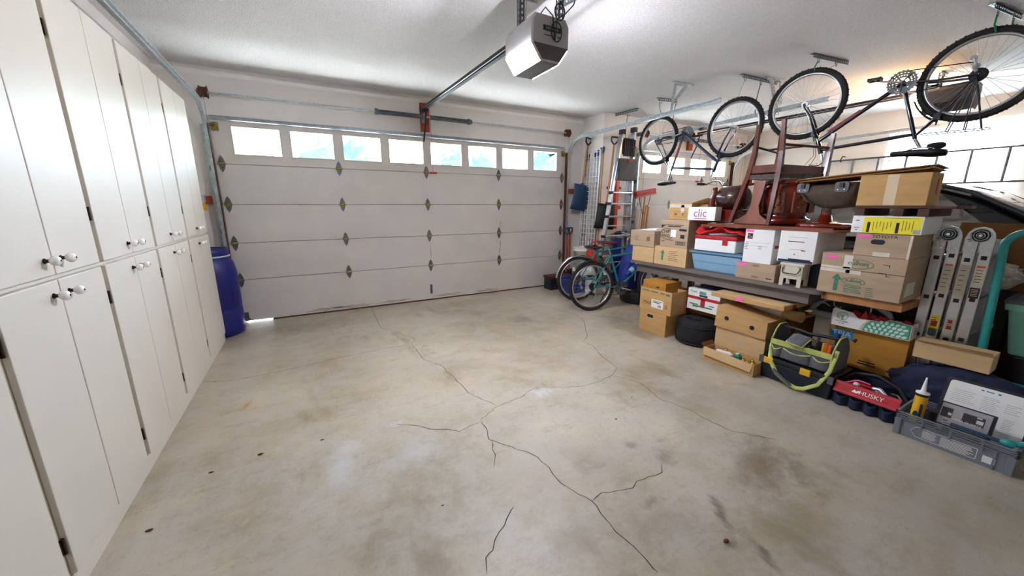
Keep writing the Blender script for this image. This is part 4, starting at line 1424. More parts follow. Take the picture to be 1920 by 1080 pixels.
for k, (x, y, z, R_) in enumerate(((5.04, 3.87, 0, .24),)):
    t = thing('spare_wheel', ['black car tyre lying under the blue bag', 'black car tyre lying flat beyond the teal bicycle', 'black car tyre stacked upon another beyond the teal bicycle'][k], 'tyre', (x, y, z))
    T = Mx.Translation((x, y, z))
    part(MB().lathe([(R_ * .6, .02), (R_ * .75, .0), (R_ * .95, .02), (R_, .05), (R_, .15), (R_ * .95, .18), (R_ * .75, .2), (R_ * .6, .18), (R_ * .62, .1), (R_ * .6, .02)], 36, T), 'tread', 'rubber', t)
    part(MB().lathe([(.001, .06), (R_ * .3, .06), (R_ * .5, .10), (R_ * .6, .04), (R_ * .62, .04), (R_ * .62, .15), (R_ * .58, .15), (R_ * .5, .11), (R_ * .3, .07), (.001, .07)], 24, T), 'rim', 'alu', t)
t = thing('gas_can', 'red fuel can standing behind the teal bicycle saddle', 'fuel can', (4.93, 4.72, .5))
single(B((4.76, 4.585, 0), (5.10, 4.855, .5)), 'storage_box', 'white_card', 'pale storage box under the red fuel can', 'box', (4.93, 4.72, 0), bevel=.006)
t.location = (4.93, 4.72, .5)
ORG[t.name] = V((4.93, 4.72, .5))
part(MB().taper((4.93, 4.72), (.13, .09), (.12, .085), .50, .70).taper((4.93, 4.72), (.12, .085), (.07, .05), .70, .76), 'body', 'gas_red', t, bevel=.02)
part(MB().tube([(4.85, 4.72, .745), (4.86, 4.72, .83), (4.99, 4.72, .84), (5.10, 4.72, .745)], .014, 8), 'handle', 'gas_red', t)
part(MB().tube([(5.10, 4.72, .74), (5.07, 4.70, .80), (5.10, 4.68, .86)], [.02, .016, .012], 10), 'spout', 'black', t)
part(MB().cyl((4.93, 4.72, .75), (4.93, 4.72, .785), .03), 'cap', 'black', t)
# water bottle on the teal bicycle
p0, p1 = V((.43, 0, .30)), V((.9, 0, .72))
bt = MB().tube([p0.lerp(p1, .30) + V((-.035, 0, .04)), p0.lerp(p1, .32) + V((-.035, 0, .04)), p0.lerp(p1, .60) + V((-.035, 0, .04)), p0.lerp(p1, .64) + V((-.035, 0, .04))], [.025, .036, .036, .02], 14)
wb_ = part(bt, 'water_bottle', 'blue', b3)
part(MB().tube([p0.lerp(p1, .42) + V((-.035, 0, .04)), p0.lerp(p1, .52) + V((-.035, 0, .04))], .0366, 14), 'bottle_band', 'tub_blue', wb_)
part(MB().tube([(.30, .05, .30), (.22, .09, .15), (.17, .11, .01)], .007, 6), 'kickstand', 'steel_dark', b3)


# ------------------------------------------------------------------ cartons
def hollow(mb, x0, x1, y0, y1, z0, z1, th=.005, bottom=True):
    mb.box((x0, y0, z0), (x0 + th, y1, z1)).box((x1 - th, y0, z0), (x1, y1, z1))
    mb.box((x0 + th, y0, z0), (x1 - th, y0 + th, z1)).box((x0 + th, y1 - th, z0), (x1 - th, y1, z1))
    if bottom:
        mb.box((x0 + th, y0 + th, z0), (x1 - th, y1 - th, z0 + th))
    return mb


def carton(label, x0, y0, y1, z0, z1, depth, mat='card', flaps='closed', tape=None, group='cardboard boxes', name='cardboard_box', hole=None, rz=0):
    x1 = x0 + depth
    ym = (y0 + y1) / 2
    t = thing(name, label, 'box', (x0, ym, z0), (0, 0, rz), group)
    if flaps == 'closed':
        part(B((x0, y0, z0), (x1, y1, z1 - .004)), 'body', mat, t, bevel=.003)
        xm = (x0 + x1) / 2
        part(B((x0 + .001, y0 + .001, z1 - .004), (xm - .0015, y1 - .001, z1)), 'flap', mat, t)
        part(B((xm + .0015, y0 + .001, z1 - .004), (x1 - .001, y1 - .001, z1)), 'flap', mat, t)
        if tape:
            tp = MB().box((xm - .025, y0 - .001, z1 - .06), (xm + .025, y0, z1)).box((xm - .025, y0 - .001, z1), (xm + .025, y1 + .001, z1 + .001))
            part(tp, 'tape', tape, t)
    elif flaps == 'open':
        part(hollow(MB(), x0, x1, y0, y1, z0, z1), 'body', mat, t)
    if hole:
        for (hy, hz, hw) in hole:
            part(MB().prism(rrect(hw, .034, .0165, 4, 0, 0), .0, .0012, FX(x0 - .0002, hy, hz)), 'hand_hole', 'black', t)
    return t


# ------------------------------------------------------------------ the bench
BZ = .762
t = thing('work_bench', 'long grey-brown bench carrying boxes along the bay divide', 'bench', (4.55, 2.3, 0))
pl = rrect(.66, 2.02, .06, 5, 4.58, 2.31)
part(MB().prism(pl, BZ - .028, BZ), 'top', 'bench', t, bevel=.004)
part(MB().box((4.30, 1.40, BZ - .125), (4.325, 3.22, BZ - .028)).box((4.84, 1.40, BZ - .125), (4.865, 3.22, BZ - .028)).box((4.325, 1.40, BZ - .125), (4.84, 1.425, BZ - .028)).box((4.325, 3.195, BZ - .125), (4.84, 3.22, BZ - .028)), 'apron', 'bench', t)
for x in (4.50, 4.80):
    for y in (1.56, 2.80):
        part(B((x, y, 0), (x + .05, y + .06, BZ - .03)), 'leg', 'bench', t)

# boxes standing on the bench
Q = .001
t = carton('plain pale brown box lowest at the left end of the bench', 4.30, 2.985, 3.31, BZ + Q, .945, .24, 'card_light')
t = carton('pale brown box on top of another at the left end of the bench', 4.29, 2.985, 3.345, .946, 1.132, .26, 'card_grey', tape=None)
part(rects(FX(4.289, 3.16, 1.04), lines(-.12, .02, 3, .07, .02, .006, 3) + [(.09, .0, .05, .05)]), 'print', 'card_in', t)
single(MB().box((4.34, 2.99, 1.133), (4.54, 3.24, 1.142)).box((4.33, 3.0, 1.142), (4.50, 3.12, 1.158)), 'papers', 'paper', 'loose white papers lying on the leftmost bench box', 'papers', (4.4, 3.1, 1.133))
t = carton('pale brown box with green arrow print under the cookie box', 4.30, 2.555, 2.975, BZ + Q, .972, .34, 'card_light')
part(MB().prism([(-.012, -.05), (.012, -.05), (.012, .03), (.03, .03), (0, .07), (-.03, .03), (-.012, .03)], 0, .0008, FX(4.2995, 2.86, .865)), 'arrow_print', 'ink_green', t)
part(rects(FX(4.299, 2.72, .865), lines(-.06, .06, 6, .13, .02, .005, 8)), 'print', 'ink_soft', t)
t = carton('brown cookie carton with dark cartoon lettering and white label', 4.30, 2.56, 2.91, .973, 1.273, .36, 'card_grey')
text('CHIPS', .052, FX(4.2985, 2.83, 1.14, roll=.05), 'logo_text', 'ink', t, 1.0)
text('AHOY!', .05, FX(4.2985, 2.82, 1.092, roll=-.05), 'logo_text', 'ink', t, 1.0)
part(ring(FX(4.2992, 2.825, 1.115), 0, 0, .085, .062, .005), 'logo_ring', 'ink', t)
part(rects(FX(4.299, 2.735, 1.115), [(.0, .10, .22, .006), (.0, .085, .16, .01), (.11, .05, .09, .022), (.11, -.02, .05, .04), (.09, -.11, .12, .004), (.09, -.075, .12, .004), (.032, -.0925, .004, .036), (.148, -.0925, .004, .036), (-.03, -.065, .06, .006), (-.135, -.08, .035, .006)] +
           [(.05 + .013 * i, -.0925, .004 + .003 * (i % 2), .026) for i in range(7)]), 'print', 'ink', t)
part(MB().prism([(-.03, .04), (-.03, .0), (.03, .04)], 0, .0008, FX(4.2995, 2.875, 1.175)), 'corner_print', 'ink', t)
part(B((4.297, 2.705, 1.085), (4.2992, 2.775, 1.165)), 'white_label', 'paper', t)
t = carton('brown box sealed with shiny tape standing behind the cookie carton', 4.40, 2.62, 2.90, 1.274, 1.452, .34, 'card', tape='clear_tape')
part(MB().add([(4.40, 2.62, 1.452), (4.74, 2.62, 1.452), (4.72, 2.47, 1.50), (4.42, 2.47, 1.50)], [(0, 1, 2, 3), (3, 2, 1, 0)]), 'open_flap', 'card_light', t)
part(rects(FX(4.3992, 2.76, 1.36), [(0, .06, .27, .035), (.03, .03, .04, .08)]), 'tape', 'clear_tape', t)
part(rects(FX(4.399, 2.76, 1.33), [(-.05, 0, .03, .02), (.04, 0, .014, .03), (0, .03, .14, .003), (0, -.03, .14, .003), (.07, 0, .003, .06), (-.07, 0, .003, .06)]), 'print', 'card_in', t)
t = carton('white box lettered in red standing on the cookie carton', 4.34, 2.31, 2.615, 1.2745, 1.41, .10, 'white_card')
t.location.z += 0
text('clic', .115, FX(4.3385, 2.475, 1.345), 'logo_text', 'ink_pink', t)
part(rects(FX(4.339, 2.465, 1.293), [(0, 0, .14, .006)]), 'print', 'ink_pink', t)
t = carton('brown box behind the white lettered box, flaps loose', 4.50, 2.46, 2.61, 1.2745, 1.44, .2, 'card')

# blue tub with lid, cooler with red lid
t = thing('storage_tub', 'light blue plastic storage tub with darker lid on the bench', 'tub', (4.55, 2.25, BZ))
part(MB().taper((4.56, 2.25), (.215, .235), (.245, .265), BZ, .945), 'tub', 'tub_blue', t, bevel=.02)
part(MB().box((4.30, 1.97, .945), (4.83, 2.53, .965)).box((4.33, 2.0, .965), (4.80, 2.50, .972)), 'lid', 'tub_lid', t, bevel=.006)
part(MB().taper((4.56, 2.25), (.231, .251), (.233, .253), .856, .862), 'rib', 'tub_lid', t)
t = thing('cooler_box', 'white cooler box with red lid on top of the light blue tub', 'cooler', (4.5, 2.27, .9725))
part(B((4.315, 2.055, .973), (4.68, 2.485, 1.092)), 'body', 'white_card', t, bevel=.01)
part(MB().box((4.31, 2.05, 1.092), (4.685, 2.49, 1.130)), 'lid', 'red', t, bevel=.01)
part(B((4.305, 2.135, 1.045), (4.316, 2.185, 1.102)), 'latch', 'red', t, bevel=.003)
g = []
w_ = wob(.03, 9)
for i in range(15):
    row = []
    for j in range(19):
        x, y = 4.30 + .36 * i / 14, 1.985 + .49 * j / 18
        z = 1.134 + .045 + w_((x * 4, y * 3, .3)) * .9 + .010 * sin(y * 40 + x * 9)
        if y < 2.03:
            z -= .25 * (2.03 - y)
        z = max(z, 1.133 if y > 2.05 else 1.05)
        row.append((x, y, z))
    g.append(row)
single(MB().grid(g, thick=(0, 0, .006)), 'red_cloth', 'red_cloth', 'crumpled red cloth heaped on the white cooler box', 'cloth', (4.5, 2.1, 1.13))

# white boxes
t = carton('brown box with pink note under the tall white box', 4.30, 1.675, 2.015, BZ + Q, .915, .42, 'card_grey')
part(MB().prism(rrect(.085, .032, .008, 3), 0, .001, FX(4.2994, 1.965, .895)), 'pink_note', 'pink_note', t)
for z in (.893, .79):
    part(ring(FX(4.2992, 1.84, z), 0, 0, .032, .013, .003), 'oval_print', 'ink_soft', t)
    part(rects(FX(4.2994, 1.84, z), [(0, 0, .04, .006)]), 'print', 'ink_soft', t)
part(rects(FX(4.2994, 1.72, .79), [(0, 0, .045, .008)]), 'print', 'ink', t)
t = carton('tall white box with dark square label on the noted brown box', 4.30, 1.725, 1.97, .916, 1.2205, .4, 'white_card')
part(MB().box((4.2985, 1.90, 1.19), (4.2995, 1.96, 1.212)), 'pink_note', 'pink_note', t)
part(rects(FX(4.299, 1.925, 1.155), [(0, 0, .045, .05)]), 'square_label', 'ink', t)
part(rects(FX(4.299, 1.925, 1.155), [(-.008, .008, .014, .012), (.01, -.006, .014, .014), (-.006, -.014, .012, .006)], .0014), 'label_marks', 'ink_pink', t)
part(rects(FX(4.2992, 1.96, 1.10), lines(0, 0, 5, .05, .015, .004, 5, .6) + [(.10, -.03, .19, .0012), (.11, .0, .2, .0012), (.13, -.035, .03, .004), (.13, -.052, .03, .004)]), 'print', 'ink_soft', t)
part(MB().box((4.33, 1.7242, 1.055), (4.40, 1.7252, 1.08)), 'red_marks', 'ink_red', t)
t = carton('big white box with smudged dark base at the right end of the bench', 4.29, 1.41, 1.675, .962, 1.2205, .50, 'white_card')
part(rects(FX(4.289, 1.54, 1.12), [(-.01, .015, .12, .007), (.0, -.05, .10, .002), (.05, -.055, .03, .008), (-.01, -.09, .012, .008), (0, .05, .14, .0015)]), 'print', 'ink_soft', t)
part(rects(FX(4.2892, 1.54, .975), [(0, 0, .25, .018), (.03, .014, .16, .01)]), 'smudge', 'navy', t)
t = thing('dark_case', 'dark case under the big white box at the bench end', 'case', (4.55, 1.55, BZ))
part(B((4.42, 1.345, BZ + Q), (4.85, 1.665, .955)), 'body', 'black', t, bevel=.008)
part(MB().box((4.41, 1.34, .945), (4.86, 1.67, .961)), 'lid', 'steel_dark', t)
t = thing('metal_footstool', 'beige metal case with wire handle and short legs', 'metal case', (4.33, 1.54, BZ))
part(MB().box((4.275, 1.465, .825), (4.40, 1.625, .935)).box((4.27, 1.455, .935), (4.405, 1.635, .957)), 'body', 'beige', t, bevel=.004)
for x_ in (4.275, 4.39):
    for y_ in (1.465, 1.595):
        part(B((x_, y_, BZ), (x_ + .01, y_ + .03, .83)), 'leg', 'beige', t)
part(MB().tube([(4.272, 1.61, .922), (4.258, 1.605, .885), (4.256, 1.595, .872), (4.256, 1.50, .872), (4.258, 1.488, .885), (4.272, 1.48, .922)], .004, 6), 'wire_handle', 'steel_dark', t)
for y in (1.605, 1.485):
    part(MB().cyl((4.275, y, .925), (4.265, y, .925), .008, n=8), 'rivet', 'chrome', t)

# ------------------------------------------------------------------ stack at the near end of the bench
t = thing('storage_tote', 'dark plastic tote on the floor under the box stack', 'tote', (4.85, 1.05, 0))
part(MB().taper((4.90, 1.13), (.19, .20), (.21, .22), 0, .64), 'body', 'black', t, bevel=.01)
part(B((4.67, .90, .64), (5.13, 1.36, .70)), 'lid', 'steel_dark', t, bevel=.008)
t = thing('shallow_tray', 'shallow raw wooden tray under the taped brown box', 'tray', (4.6, 1.08, .70))
part(MB().box((4.31, .86, .701), (4.85, 1.325, .75)), 'tray', 'raw_wood', t, bevel=.004)
part(MB().box((4.305, .86, .748), (4.315, 1.325, .765)).box((4.845, .86, .748), (4.855, 1.325, .765)), 'lip', 'raw_wood', t)
t = carton('large brown box with upside-down green print and shiny tape', 4.285, .875, 1.355, .766, 1.072, .40, 'card_grey')
F0 = 4.284
for (y, z, s) in ((1.13, 1.005, 1.0), (1.14, .875, .8)):
    text('biogro', .046 * s, FX(F0 - .001, y, z, roll=pi), 'logo_text', 'ink_green', t)
    part(ring(FX(F0, y, z), 0, 0, .088 * s, .034 * s, .004), 'logo_oval', 'ink_green', t)
part(MB().prism([(-.012, -.06), (.012, -.06), (.012, .03), (.03, .03), (0, .07), (-.03, .03), (-.012, .03)], 0, .0008, FX(F0, 1.24, .85)), 'arrow_print', 'ink_green', t)
part(rects(FX(F0, 1.14, .82), lines(-.05, .02, 5, .11, .012, .005, 4) + lines(.08, .02, 6, .05, .014, .004, 6)), 'print', 'ink_green', t)
part(rects(FX(F0 - .0002, 1.115, .957), [(0, 0, .48, .0025)]), 'flap_seam', 'ink', t)
part(rects(FX(F0 - .0002, 1.26, .955), [(0, .0, .18, .045), (.11, -.012, .09, .03), (.07, .06, .05, .1)]), 'tape', 'clear_tape', t)
part(MB().prism(rrect(.075, .026, .008, 3), 0, .001, FX(F0, 1.295, 1.045)), 'pink_note', 'pink_note', t)
part(rects(FX(F0, .98, 1.0), [(0, .02, .035, .003), (.018, .012, .003, .02), (-.01, -.04, .04, .003), (.01, -.05, .003, .02), (.02, -.06, .024, .003)]), 'pen_marks', 'ink', t)
part(MB().add([(4.34, .874, .80), (4.52, .874, .81), (4.51, .874, .90), (4.35, .874, .90)], [(0, 1, 2, 3)]), 'side_label', 'label_tan', t)
t = carton('brown box with pen lettering and handle slot under the yellow box', 4.285, .875, 1.175, 1.073, 1.235, .38, 'card_grey', hole=[(1.05, 1.175, .075)])
text('TOYOTA', .03, FX(4.2835, 1.02, 1.213), 'pen_text', 'ink', t, 1.1)
part(MB().prism(rrect(.08, .024, .006, 3), 0, .001, FX(4.2845, 1.13, 1.21)), 'pink_note', 'pink_note', t)
part(rects(FX(4.2846, 1.02, 1.09), [(0, 0, .09, .03)]), 'paper_patch', 'label_tan', t)
part(rects(FX(4.2846, .885, 1.15), [(0, 0, .012, .16)]), 'tape', 'clear_tape', t)
t = carton('yellow and white printed carton under the dark wooden pallet', 4.275, .845, 1.21, 1.236, 1.355, .36, 'white_card')
F0 = 4.2745
part(rects(FX(F0, 1.0, 1.292), [(0, 0, .29, .11)]), 'yellow_print', 'lemon', t)
part(rects(FX(F0 - .0005, 1.0, 1.292), [(-.115, -.015, .016, .07), (.035, -.015, .016, .07)]), 'black_print', 'ink', t)
part(rects(FX(F0 - .0005, 1.0, 1.292), [(-.09 + .018 * i, .0 + .008 * ((i * 7) % 3 - 1), .003, .06 - .012 * (i % 3)) for i in range(6)] + [(.06 + .016 * i, .0, .003, .07 - .01 * (i % 3)) for i in range(4)] + [(.045, .05, .17, .002)]), 'text_print', 'ink_soft', t)
part(rects(FX(F0 - .0005, .87, 1.255), [(0, 0, .03, .026)]), 'grey_print', 'photo_grey', t)
part(rects(FX(F0, 1.18, 1.292), [(0, .03, .02, .006), (0, -.02, .03, .004), (.0, -.035, .012, .006)]), 'small_print', 'ink_soft', t)
t = thing('wood_pallet', 'small dark rough wooden pallet under the topmost brown box', 'pallet', (4.45, 1.03, 1.356))
for y in (.83, .95, 1.15):
    part(B((4.27, y, 1.356), (4.72, y + .055, 1.405)), 'runner', 'dark_wood', t, bevel=.004)
for x in (4.28, 4.42, 4.58):
    part(B((x, .72, 1.406), (x + .11, 1.21, 1.424)), 'slat', 'dark_wood', t, bevel=.003)
t = carton('topmost brown box with red tape mark on the pallet', 4.29, .86, 1.215, 1.4255, 1.635, .22, 'card')
part(rects(FX(4.2895, 1.04, 1.53), [(0, 0, .06, .2)]), 'tape', 'tape', t)
part(B((4.41, .8585, 1.50), (4.435, .8598, 1.60)), 'red_mark', 'ink_red', t)

# ------------------------------------------------------------------ furniture piled on the bench boxes
TZ = 1.2215
t = thing('table_top', 'thin wooden table top laid flat across the white boxes', 'table top', (4.6, 1.85, TZ))
part(MB().prism(rrect(.62, 1.16, .05, 5, 4.60, 1.86), TZ, TZ + .016), 'top', 'walnut', t, bevel=.003)
part(MB().box((4.34, 1.34, TZ + .016), (4.36, 2.38, TZ + .030)).box((4.84, 1.34, TZ + .016), (4.86, 2.38, TZ + .030)), 'batten', 'walnut', t)
F1 = TZ + .0305

# upside-down dining chair: back towards -x
t = thing('dining_chair', 'reddish brown dining chair turned upside down on the table top', 'chair', (4.6, 1.95, F1))


def bar(mb, pts, w, d):
    rs = []
    for i, (p, k) in enumerate(pts):
        x, y, z = p
        rs.append([(x - d * k / 2, y - w * k / 2, z), (x + d * k / 2, y - w * k / 2, z), (x + d * k / 2, y + w * k / 2, z), (x - d * k / 2, y + w * k / 2, z)])
    return mb.loft(rs, False)


zb = F1
part(bar(MB(), [((4.44, 2.215, zb), .8), ((4.49, 2.175, 1.5), 1), ((4.54, 2.145, 1.72), 1.15), ((4.55, 2.125, 1.9), 1), ((4.53, 2.11, 2.15), .8)], .036, .036), 'rear_post', 'mahogany', t)
part(bar(MB(), [((4.44, 1.865, zb), .8), ((4.49, 1.872, 1.5), 1), ((4.54, 1.885, 1.72), 1.15), ((4.55, 1.893, 1.9), 1), ((4.53, 1.90, 2.16), .8)], .036, .036), 'rear_post', 'mahogany', t)
part(bar(MB(), [((4.96, 2.13, 1.68), 1.2), ((4.97, 2.125, 1.9), 1), ((4.93, 2.11, 2.11), .75)], .036, .036), 'front_leg', 'mahogany', t)
part(bar(MB(), [((4.96, 1.72, 1.66), 1.2), ((4.98, 1.715, 1.9), 1.1), ((4.97, 1.70, 2.05), .75)], .04, .04), 'front_leg', 'mahogany', t)
part(MB().box((4.53, 1.89, 1.72), (4.56, 2.14, 1.79)), 'rear_rail', 'mahogany', t)
part(MB().add([(4.55, 1.875, 1.705), (4.55, 1.9, 1.705), (4.97, 1.735, 1.685), (4.97, 1.705, 1.685), (4.55, 1.875, 1.785), (4.55, 1.9, 1.785), (4.97, 1.735, 1.765), (4.97, 1.705, 1.765)], [(0, 1, 2, 3), (7, 6, 5, 4), (0, 4, 5, 1), (1, 5, 6, 2), (2, 6, 7, 3), (3, 7, 4, 0)]), 'side_rail', 'mahogany', t)
part(MB().box((4.55, 2.12, 1.70), (4.97, 2.145, 1.78)), 'side_rail', 'mahogany', t)
part(MB().box((4.955, 1.72, 1.69), (4.98, 2.13, 1.77)), 'front_rail', 'mahogany', t)
part(MB().prism([(4.52, 1.86), (4.99, 1.69), (4.99, 2.16), (4.52, 2.16)], 1.665, 1.705), 'seat', 'leather', t, bevel=.012)
part(MB().tube([(4.55, 1.90, 1.96), (4.975, 1.71, 1.93)], .011, 8), 'stretcher', 'mahogany', t)
part(MB().tube([(4.55, 2.118, 1.96), (4.96, 2.12, 1.93)], .011, 8), 'stretcher', 'mahogany', t)
part(MB().tube([(4.75, 1.805, 1.945), (4.75, 2.118, 1.945)], .010, 8), 'stretcher', 'mahogany', t)
sp = [(-.05, .40), (-.045, .27), (-.035, .17), (-.06, .09), (-.12, .045), (-.175, .03), (-.175, .0), (.175, .0), (.175, .03), (.12, .045), (.06, .09), (.035, .17), (.045, .27), (.05, .40)]
part(MB().prism(sp, -.008, .008, Mx.Translation((4.47, 2.03, F1 + .003)) @ Mx(((0, .17, -1, 0), (-1, 0, 0, 0), (0, .985, .17, 0), (0, 0, 0, 1)))), 'splat', 'walnut', t, bevel=.003)

# carved drum table behind the chair
t = thing('drum_table', 'round carved mahogany drum table standing behind the upturned chair', 'drum table', (4.83, 1.90, F1))
C0 = Mx.Translation((4.80, 1.93, F1))
part(MB().lathe([(.19, 0), (.22, .01), (.22, .05), (.19, .06), (.185, .10), (.22, .2), (.225, .30), (.19, .345), (.18, .36), (.21, .37), (.215, .385), (.2, .395)], 28, C0), 'drum', 'red_wood', t)
dk = MB()
for k in range(16):
    a = 2 * pi * k / 16
    dk.sphere((.205 * cos(a), .205 * sin(a), .378), .014, 8, 6, T=C0)
part(dk, 'bead_carving', 'walnut', t)
for k in range(8):
    a = 2 * pi * k / 8 + .2
    Tm = C0 @ Mx.Rotation(a, 4, 'Z') @ Mx.Translation((.215, 0, .2))
    part(MB().box((-.008, -.06, -.095), (.014, .06, .095), Tm), 'carved_panel', 'walnut', t, bevel=.006)
    cv = MB()
    for q in range(7):
        cv.sphere((.016, -.03 + .02 * (q % 4), -.07 + .024 * q), .011, 7, 5, (.5, 1, 1), Tm)
    part(cv, 'carving', 'mahogany', t)
# side chair lying on its side with leather seat
t = thing('leather_chair', 'dark leather seated chair lying left of the upturned chair', 'chair', (4.75, 2.36, 1.2745))
lz = 1.2745
part(MB().loft([[(4.60 + .15 * cos(a) * k, 2.30 + .0 + d, 1.50 + .12 * sin(a) * k) for a in [2 * pi * i / 16 for i in range(16)]] for d, k in ((-.11, .8), (-.095, .97), (0, 1), (.10, .97), (.115, .8))]), 'seat_cushion', 'leather', t)
part(MB().box((4.49, 2.24, TZ + .031), (4.80, 2.41, 1.385)), 'apron', 'red_wood', t, bevel=.006)
part(MB().tube([(4.48, 2.425, F1), (4.475, 2.43, 1.36), (4.48, 2.455, 1.43), (4.48, 2.445, 1.50), (4.48, 2.425, 1.56), (4.48, 2.435, 1.60)], [.025, .03, .034, .026, .02, .024], 10), 'curved_leg', 'mahogany', t)
part(MB().tube([(4.78, 2.43, F1), (4.775, 2.435, 1.36), (4.78, 2.45, 1.5), (4.78, 2.43, 1.62)], [.025, .034, .026, .022], 10), 'curved_leg', 'mahogany', t)
part(MB().tube([(4.47, 2.44, 1.52), (4.6, 2.35, 1.60), (4.72, 2.15, 1.64)], .012, 8), 'arm', 'mahogany', t)
part(MB().lathe([(.02, 0), (.03, .02), (.03, .05), (.015, .06)], 12, Mx.Translation((4.72, 2.24, 1.62))), 'finial', 'walnut', t)

# red round base at the right with jumble
t = thing('pedestal_base', 'glossy red-brown round pedestal base lying beside the drum table', 'pedestal', (4.58, 1.43, F1))
part(MB().lathe([(.16, 0), (.185, .008), (.19, .03), (.18, .042), (.12, .05), (.05, .06), (.04, .11), (.001, .11)], 32, Mx.Translation((4.56, 1.49, TZ + .0165))), 'disc', 'red_wood', t)
part(MB().cyl((4.56, 1.49, 1.32), (4.56, 1.49, 1.395), .035), 'post', 'mahogany', t)
# canvas bag and flattened cardboard
t = thing('canvas_bag', 'brown canvas bag with grey plastic corners under the flattened cardboard', 'bag', (4.5, 1.43, 1.40))
rings = []
for k, y in enumerate((1.265, 1.275, 1.35, 1.45, 1.55, 1.62, 1.63)):
    s = (.85, 1, 1, 1, 1, 1, .85)[k]
    top, bot = 1.605, 1.385 + .07 * abs(y - 1.42) / .2
    zm = (top + bot) / 2
    rings.append([(4.56 + .19 * s * math.copysign(abs(cos(a)) ** .6, cos(a)) * (.7 + .3 * (sin(a) > -.2)), y, zm + (top - bot) / 2 * s * math.copysign(abs(sin(a)) ** .6, sin(a))) for a in [2 * pi * i / 20 for i in range(20)]])
part(MB().loft(rings), 'body', 'canvas', t)
for y in (1.60, 1.345):
    part(MB().prism(rrect(.085, .075, .02, 4), 0, .012, FX(4.375, y, 1.565)), 'plastic_corner', 'grey_plastic', t, bevel=.003)
    for dy in (-.02, .02):
        part(MB().cyl((4.364, y + dy, 1.545), (4.358, y + dy, 1.545), .006, n=8), 'rivet', 'chrome', t)
    part(MB().box((4.35, y - .012, 1.565), (4.365, y + .012, 1.595)), 'clip', 'black', t)
part(MB().tube([(4.372, 1.62, 1.55), (4.40, 1.56, 1.46), (4.43, 1.45, 1.40)], .006, 6), 'piping', 'black', t)
for k, (z, dx, dy, mt) in enumerate(((1.625, 0, 0, 'card_in'), (1.633, .015, -.02, 'card'), (1.641, -.01, .01, 'card_in'), (1.649, .02, -.03, 'card_grey'))):
    sh = MB()
    tl = Mx.Translation((4.60 + dx, 1.28 + dy, z + .012)) @ Mx.Rotation(rad(-4.5), 4, 'X') @ Mx.Rotation(rad(6), 4, 'Z')
    sh.box((-.24, -.35, -.0035), (.20, .36, .0035), tl)
    single(sh, 'cardboard_sheet', mt, ['lowest flattened cardboard sheet over the canvas bag', 'second flattened cardboard sheet of the pile over the canvas bag', 'third flattened cardboard sheet of the pile over the canvas bag', 'uppermost flattened cardboard sheet over the canvas bag'][k], 'cardboard', (4.6, 1.28, z), 'flattened cardboard pile')


# ------------------------------------------------------------------ floor row, from the door end
t = carton('small brown box with hand hole on the floor, leftmost of the row', 4.10, 2.575, 2.94, 0, .256, .33, 'card', hole=[(2.79, .195, .085)])
t = carton('open brown carton with faded lettering and white label', 4.095, 2.525, 2.95, .257, .515, .25, 'card', flaps='open')
text('MAR', .058, FX(4.0935, 2.84, .345), 'lettering', 'ink_soft', t)
text('E', .058, FX(4.0935, 2.585, .345), 'lettering', 'ink_soft', t)
part(rects(FX(4.0945, 2.735, .485), [(-.14, .0, .1, .012), (-.02, 0, .1, .012), (.09, 0, .06, .012), (.16, -.004, .05, .02)]), 'print', 'ink_green', t)
part(B((4.0925, 2.625, .305), (4.0945, 2.785, .40)), 'white_label', 'paper', t)
part(rects(FX(4.0924, 2.705, .352), [(0, .03, .12, .006), (-.01, .015, .09, .008)] + [(.015 + .009 * i, -.02, .004, .03) for i in range(5)]), 'label_print', 'ink', t)
part(B((4.15, 2.56, .262), (4.33, 2.93, .47)), 'contents', 'card_in', t)
t = carton('golden brown box sitting in the open carton', 4.135, 2.645, 2.955, .472, .592, .26, 'card_gold')
part(MB().prism(ell(0, 0, .02, .008, 12), 0, .0008, FX(4.1345, 2.75, .53)), 'print', 'ink', t)

# round black bag
t = thing('round_bag', 'round black fabric bag on the floor beside the brown boxes', 'bag', (4.38, 2.30, 0))
part(MB().lathe([(.19, .0), (.213, .02), (.217, .08), (.212, .18), (.195, .235), (.13, .258), (.001, .262)], 36, Mx.Translation((4.33, 2.34, 0))), 'body', 'black_soft', t)
part(MB().tube([(4.33 + .210 * cos(a), 2.34 + .210 * sin(a), .195) for a in [2 * pi * i / 40 for i in range(40)]], .006, 6, closed=True), 'zip', 'black', t)
part(MB().tube([(4.33 + .215 * cos(a), 2.34 + .215 * sin(a), .02) for a in [2 * pi * i / 40 for i in range(40)]], .007, 6, closed=True), 'piping', 'black', t)
part(MB().tube([(4.24, 2.42, .258), (4.22, 2.38, .278), (4.23, 2.30, .278), (4.26, 2.26, .258)], .01, 8, flat=.5), 'handle', 'black', t)
part(B((4.22, 2.29, .258), (4.24, 2.36, .263)), 'tag', 'steel_dark', t)

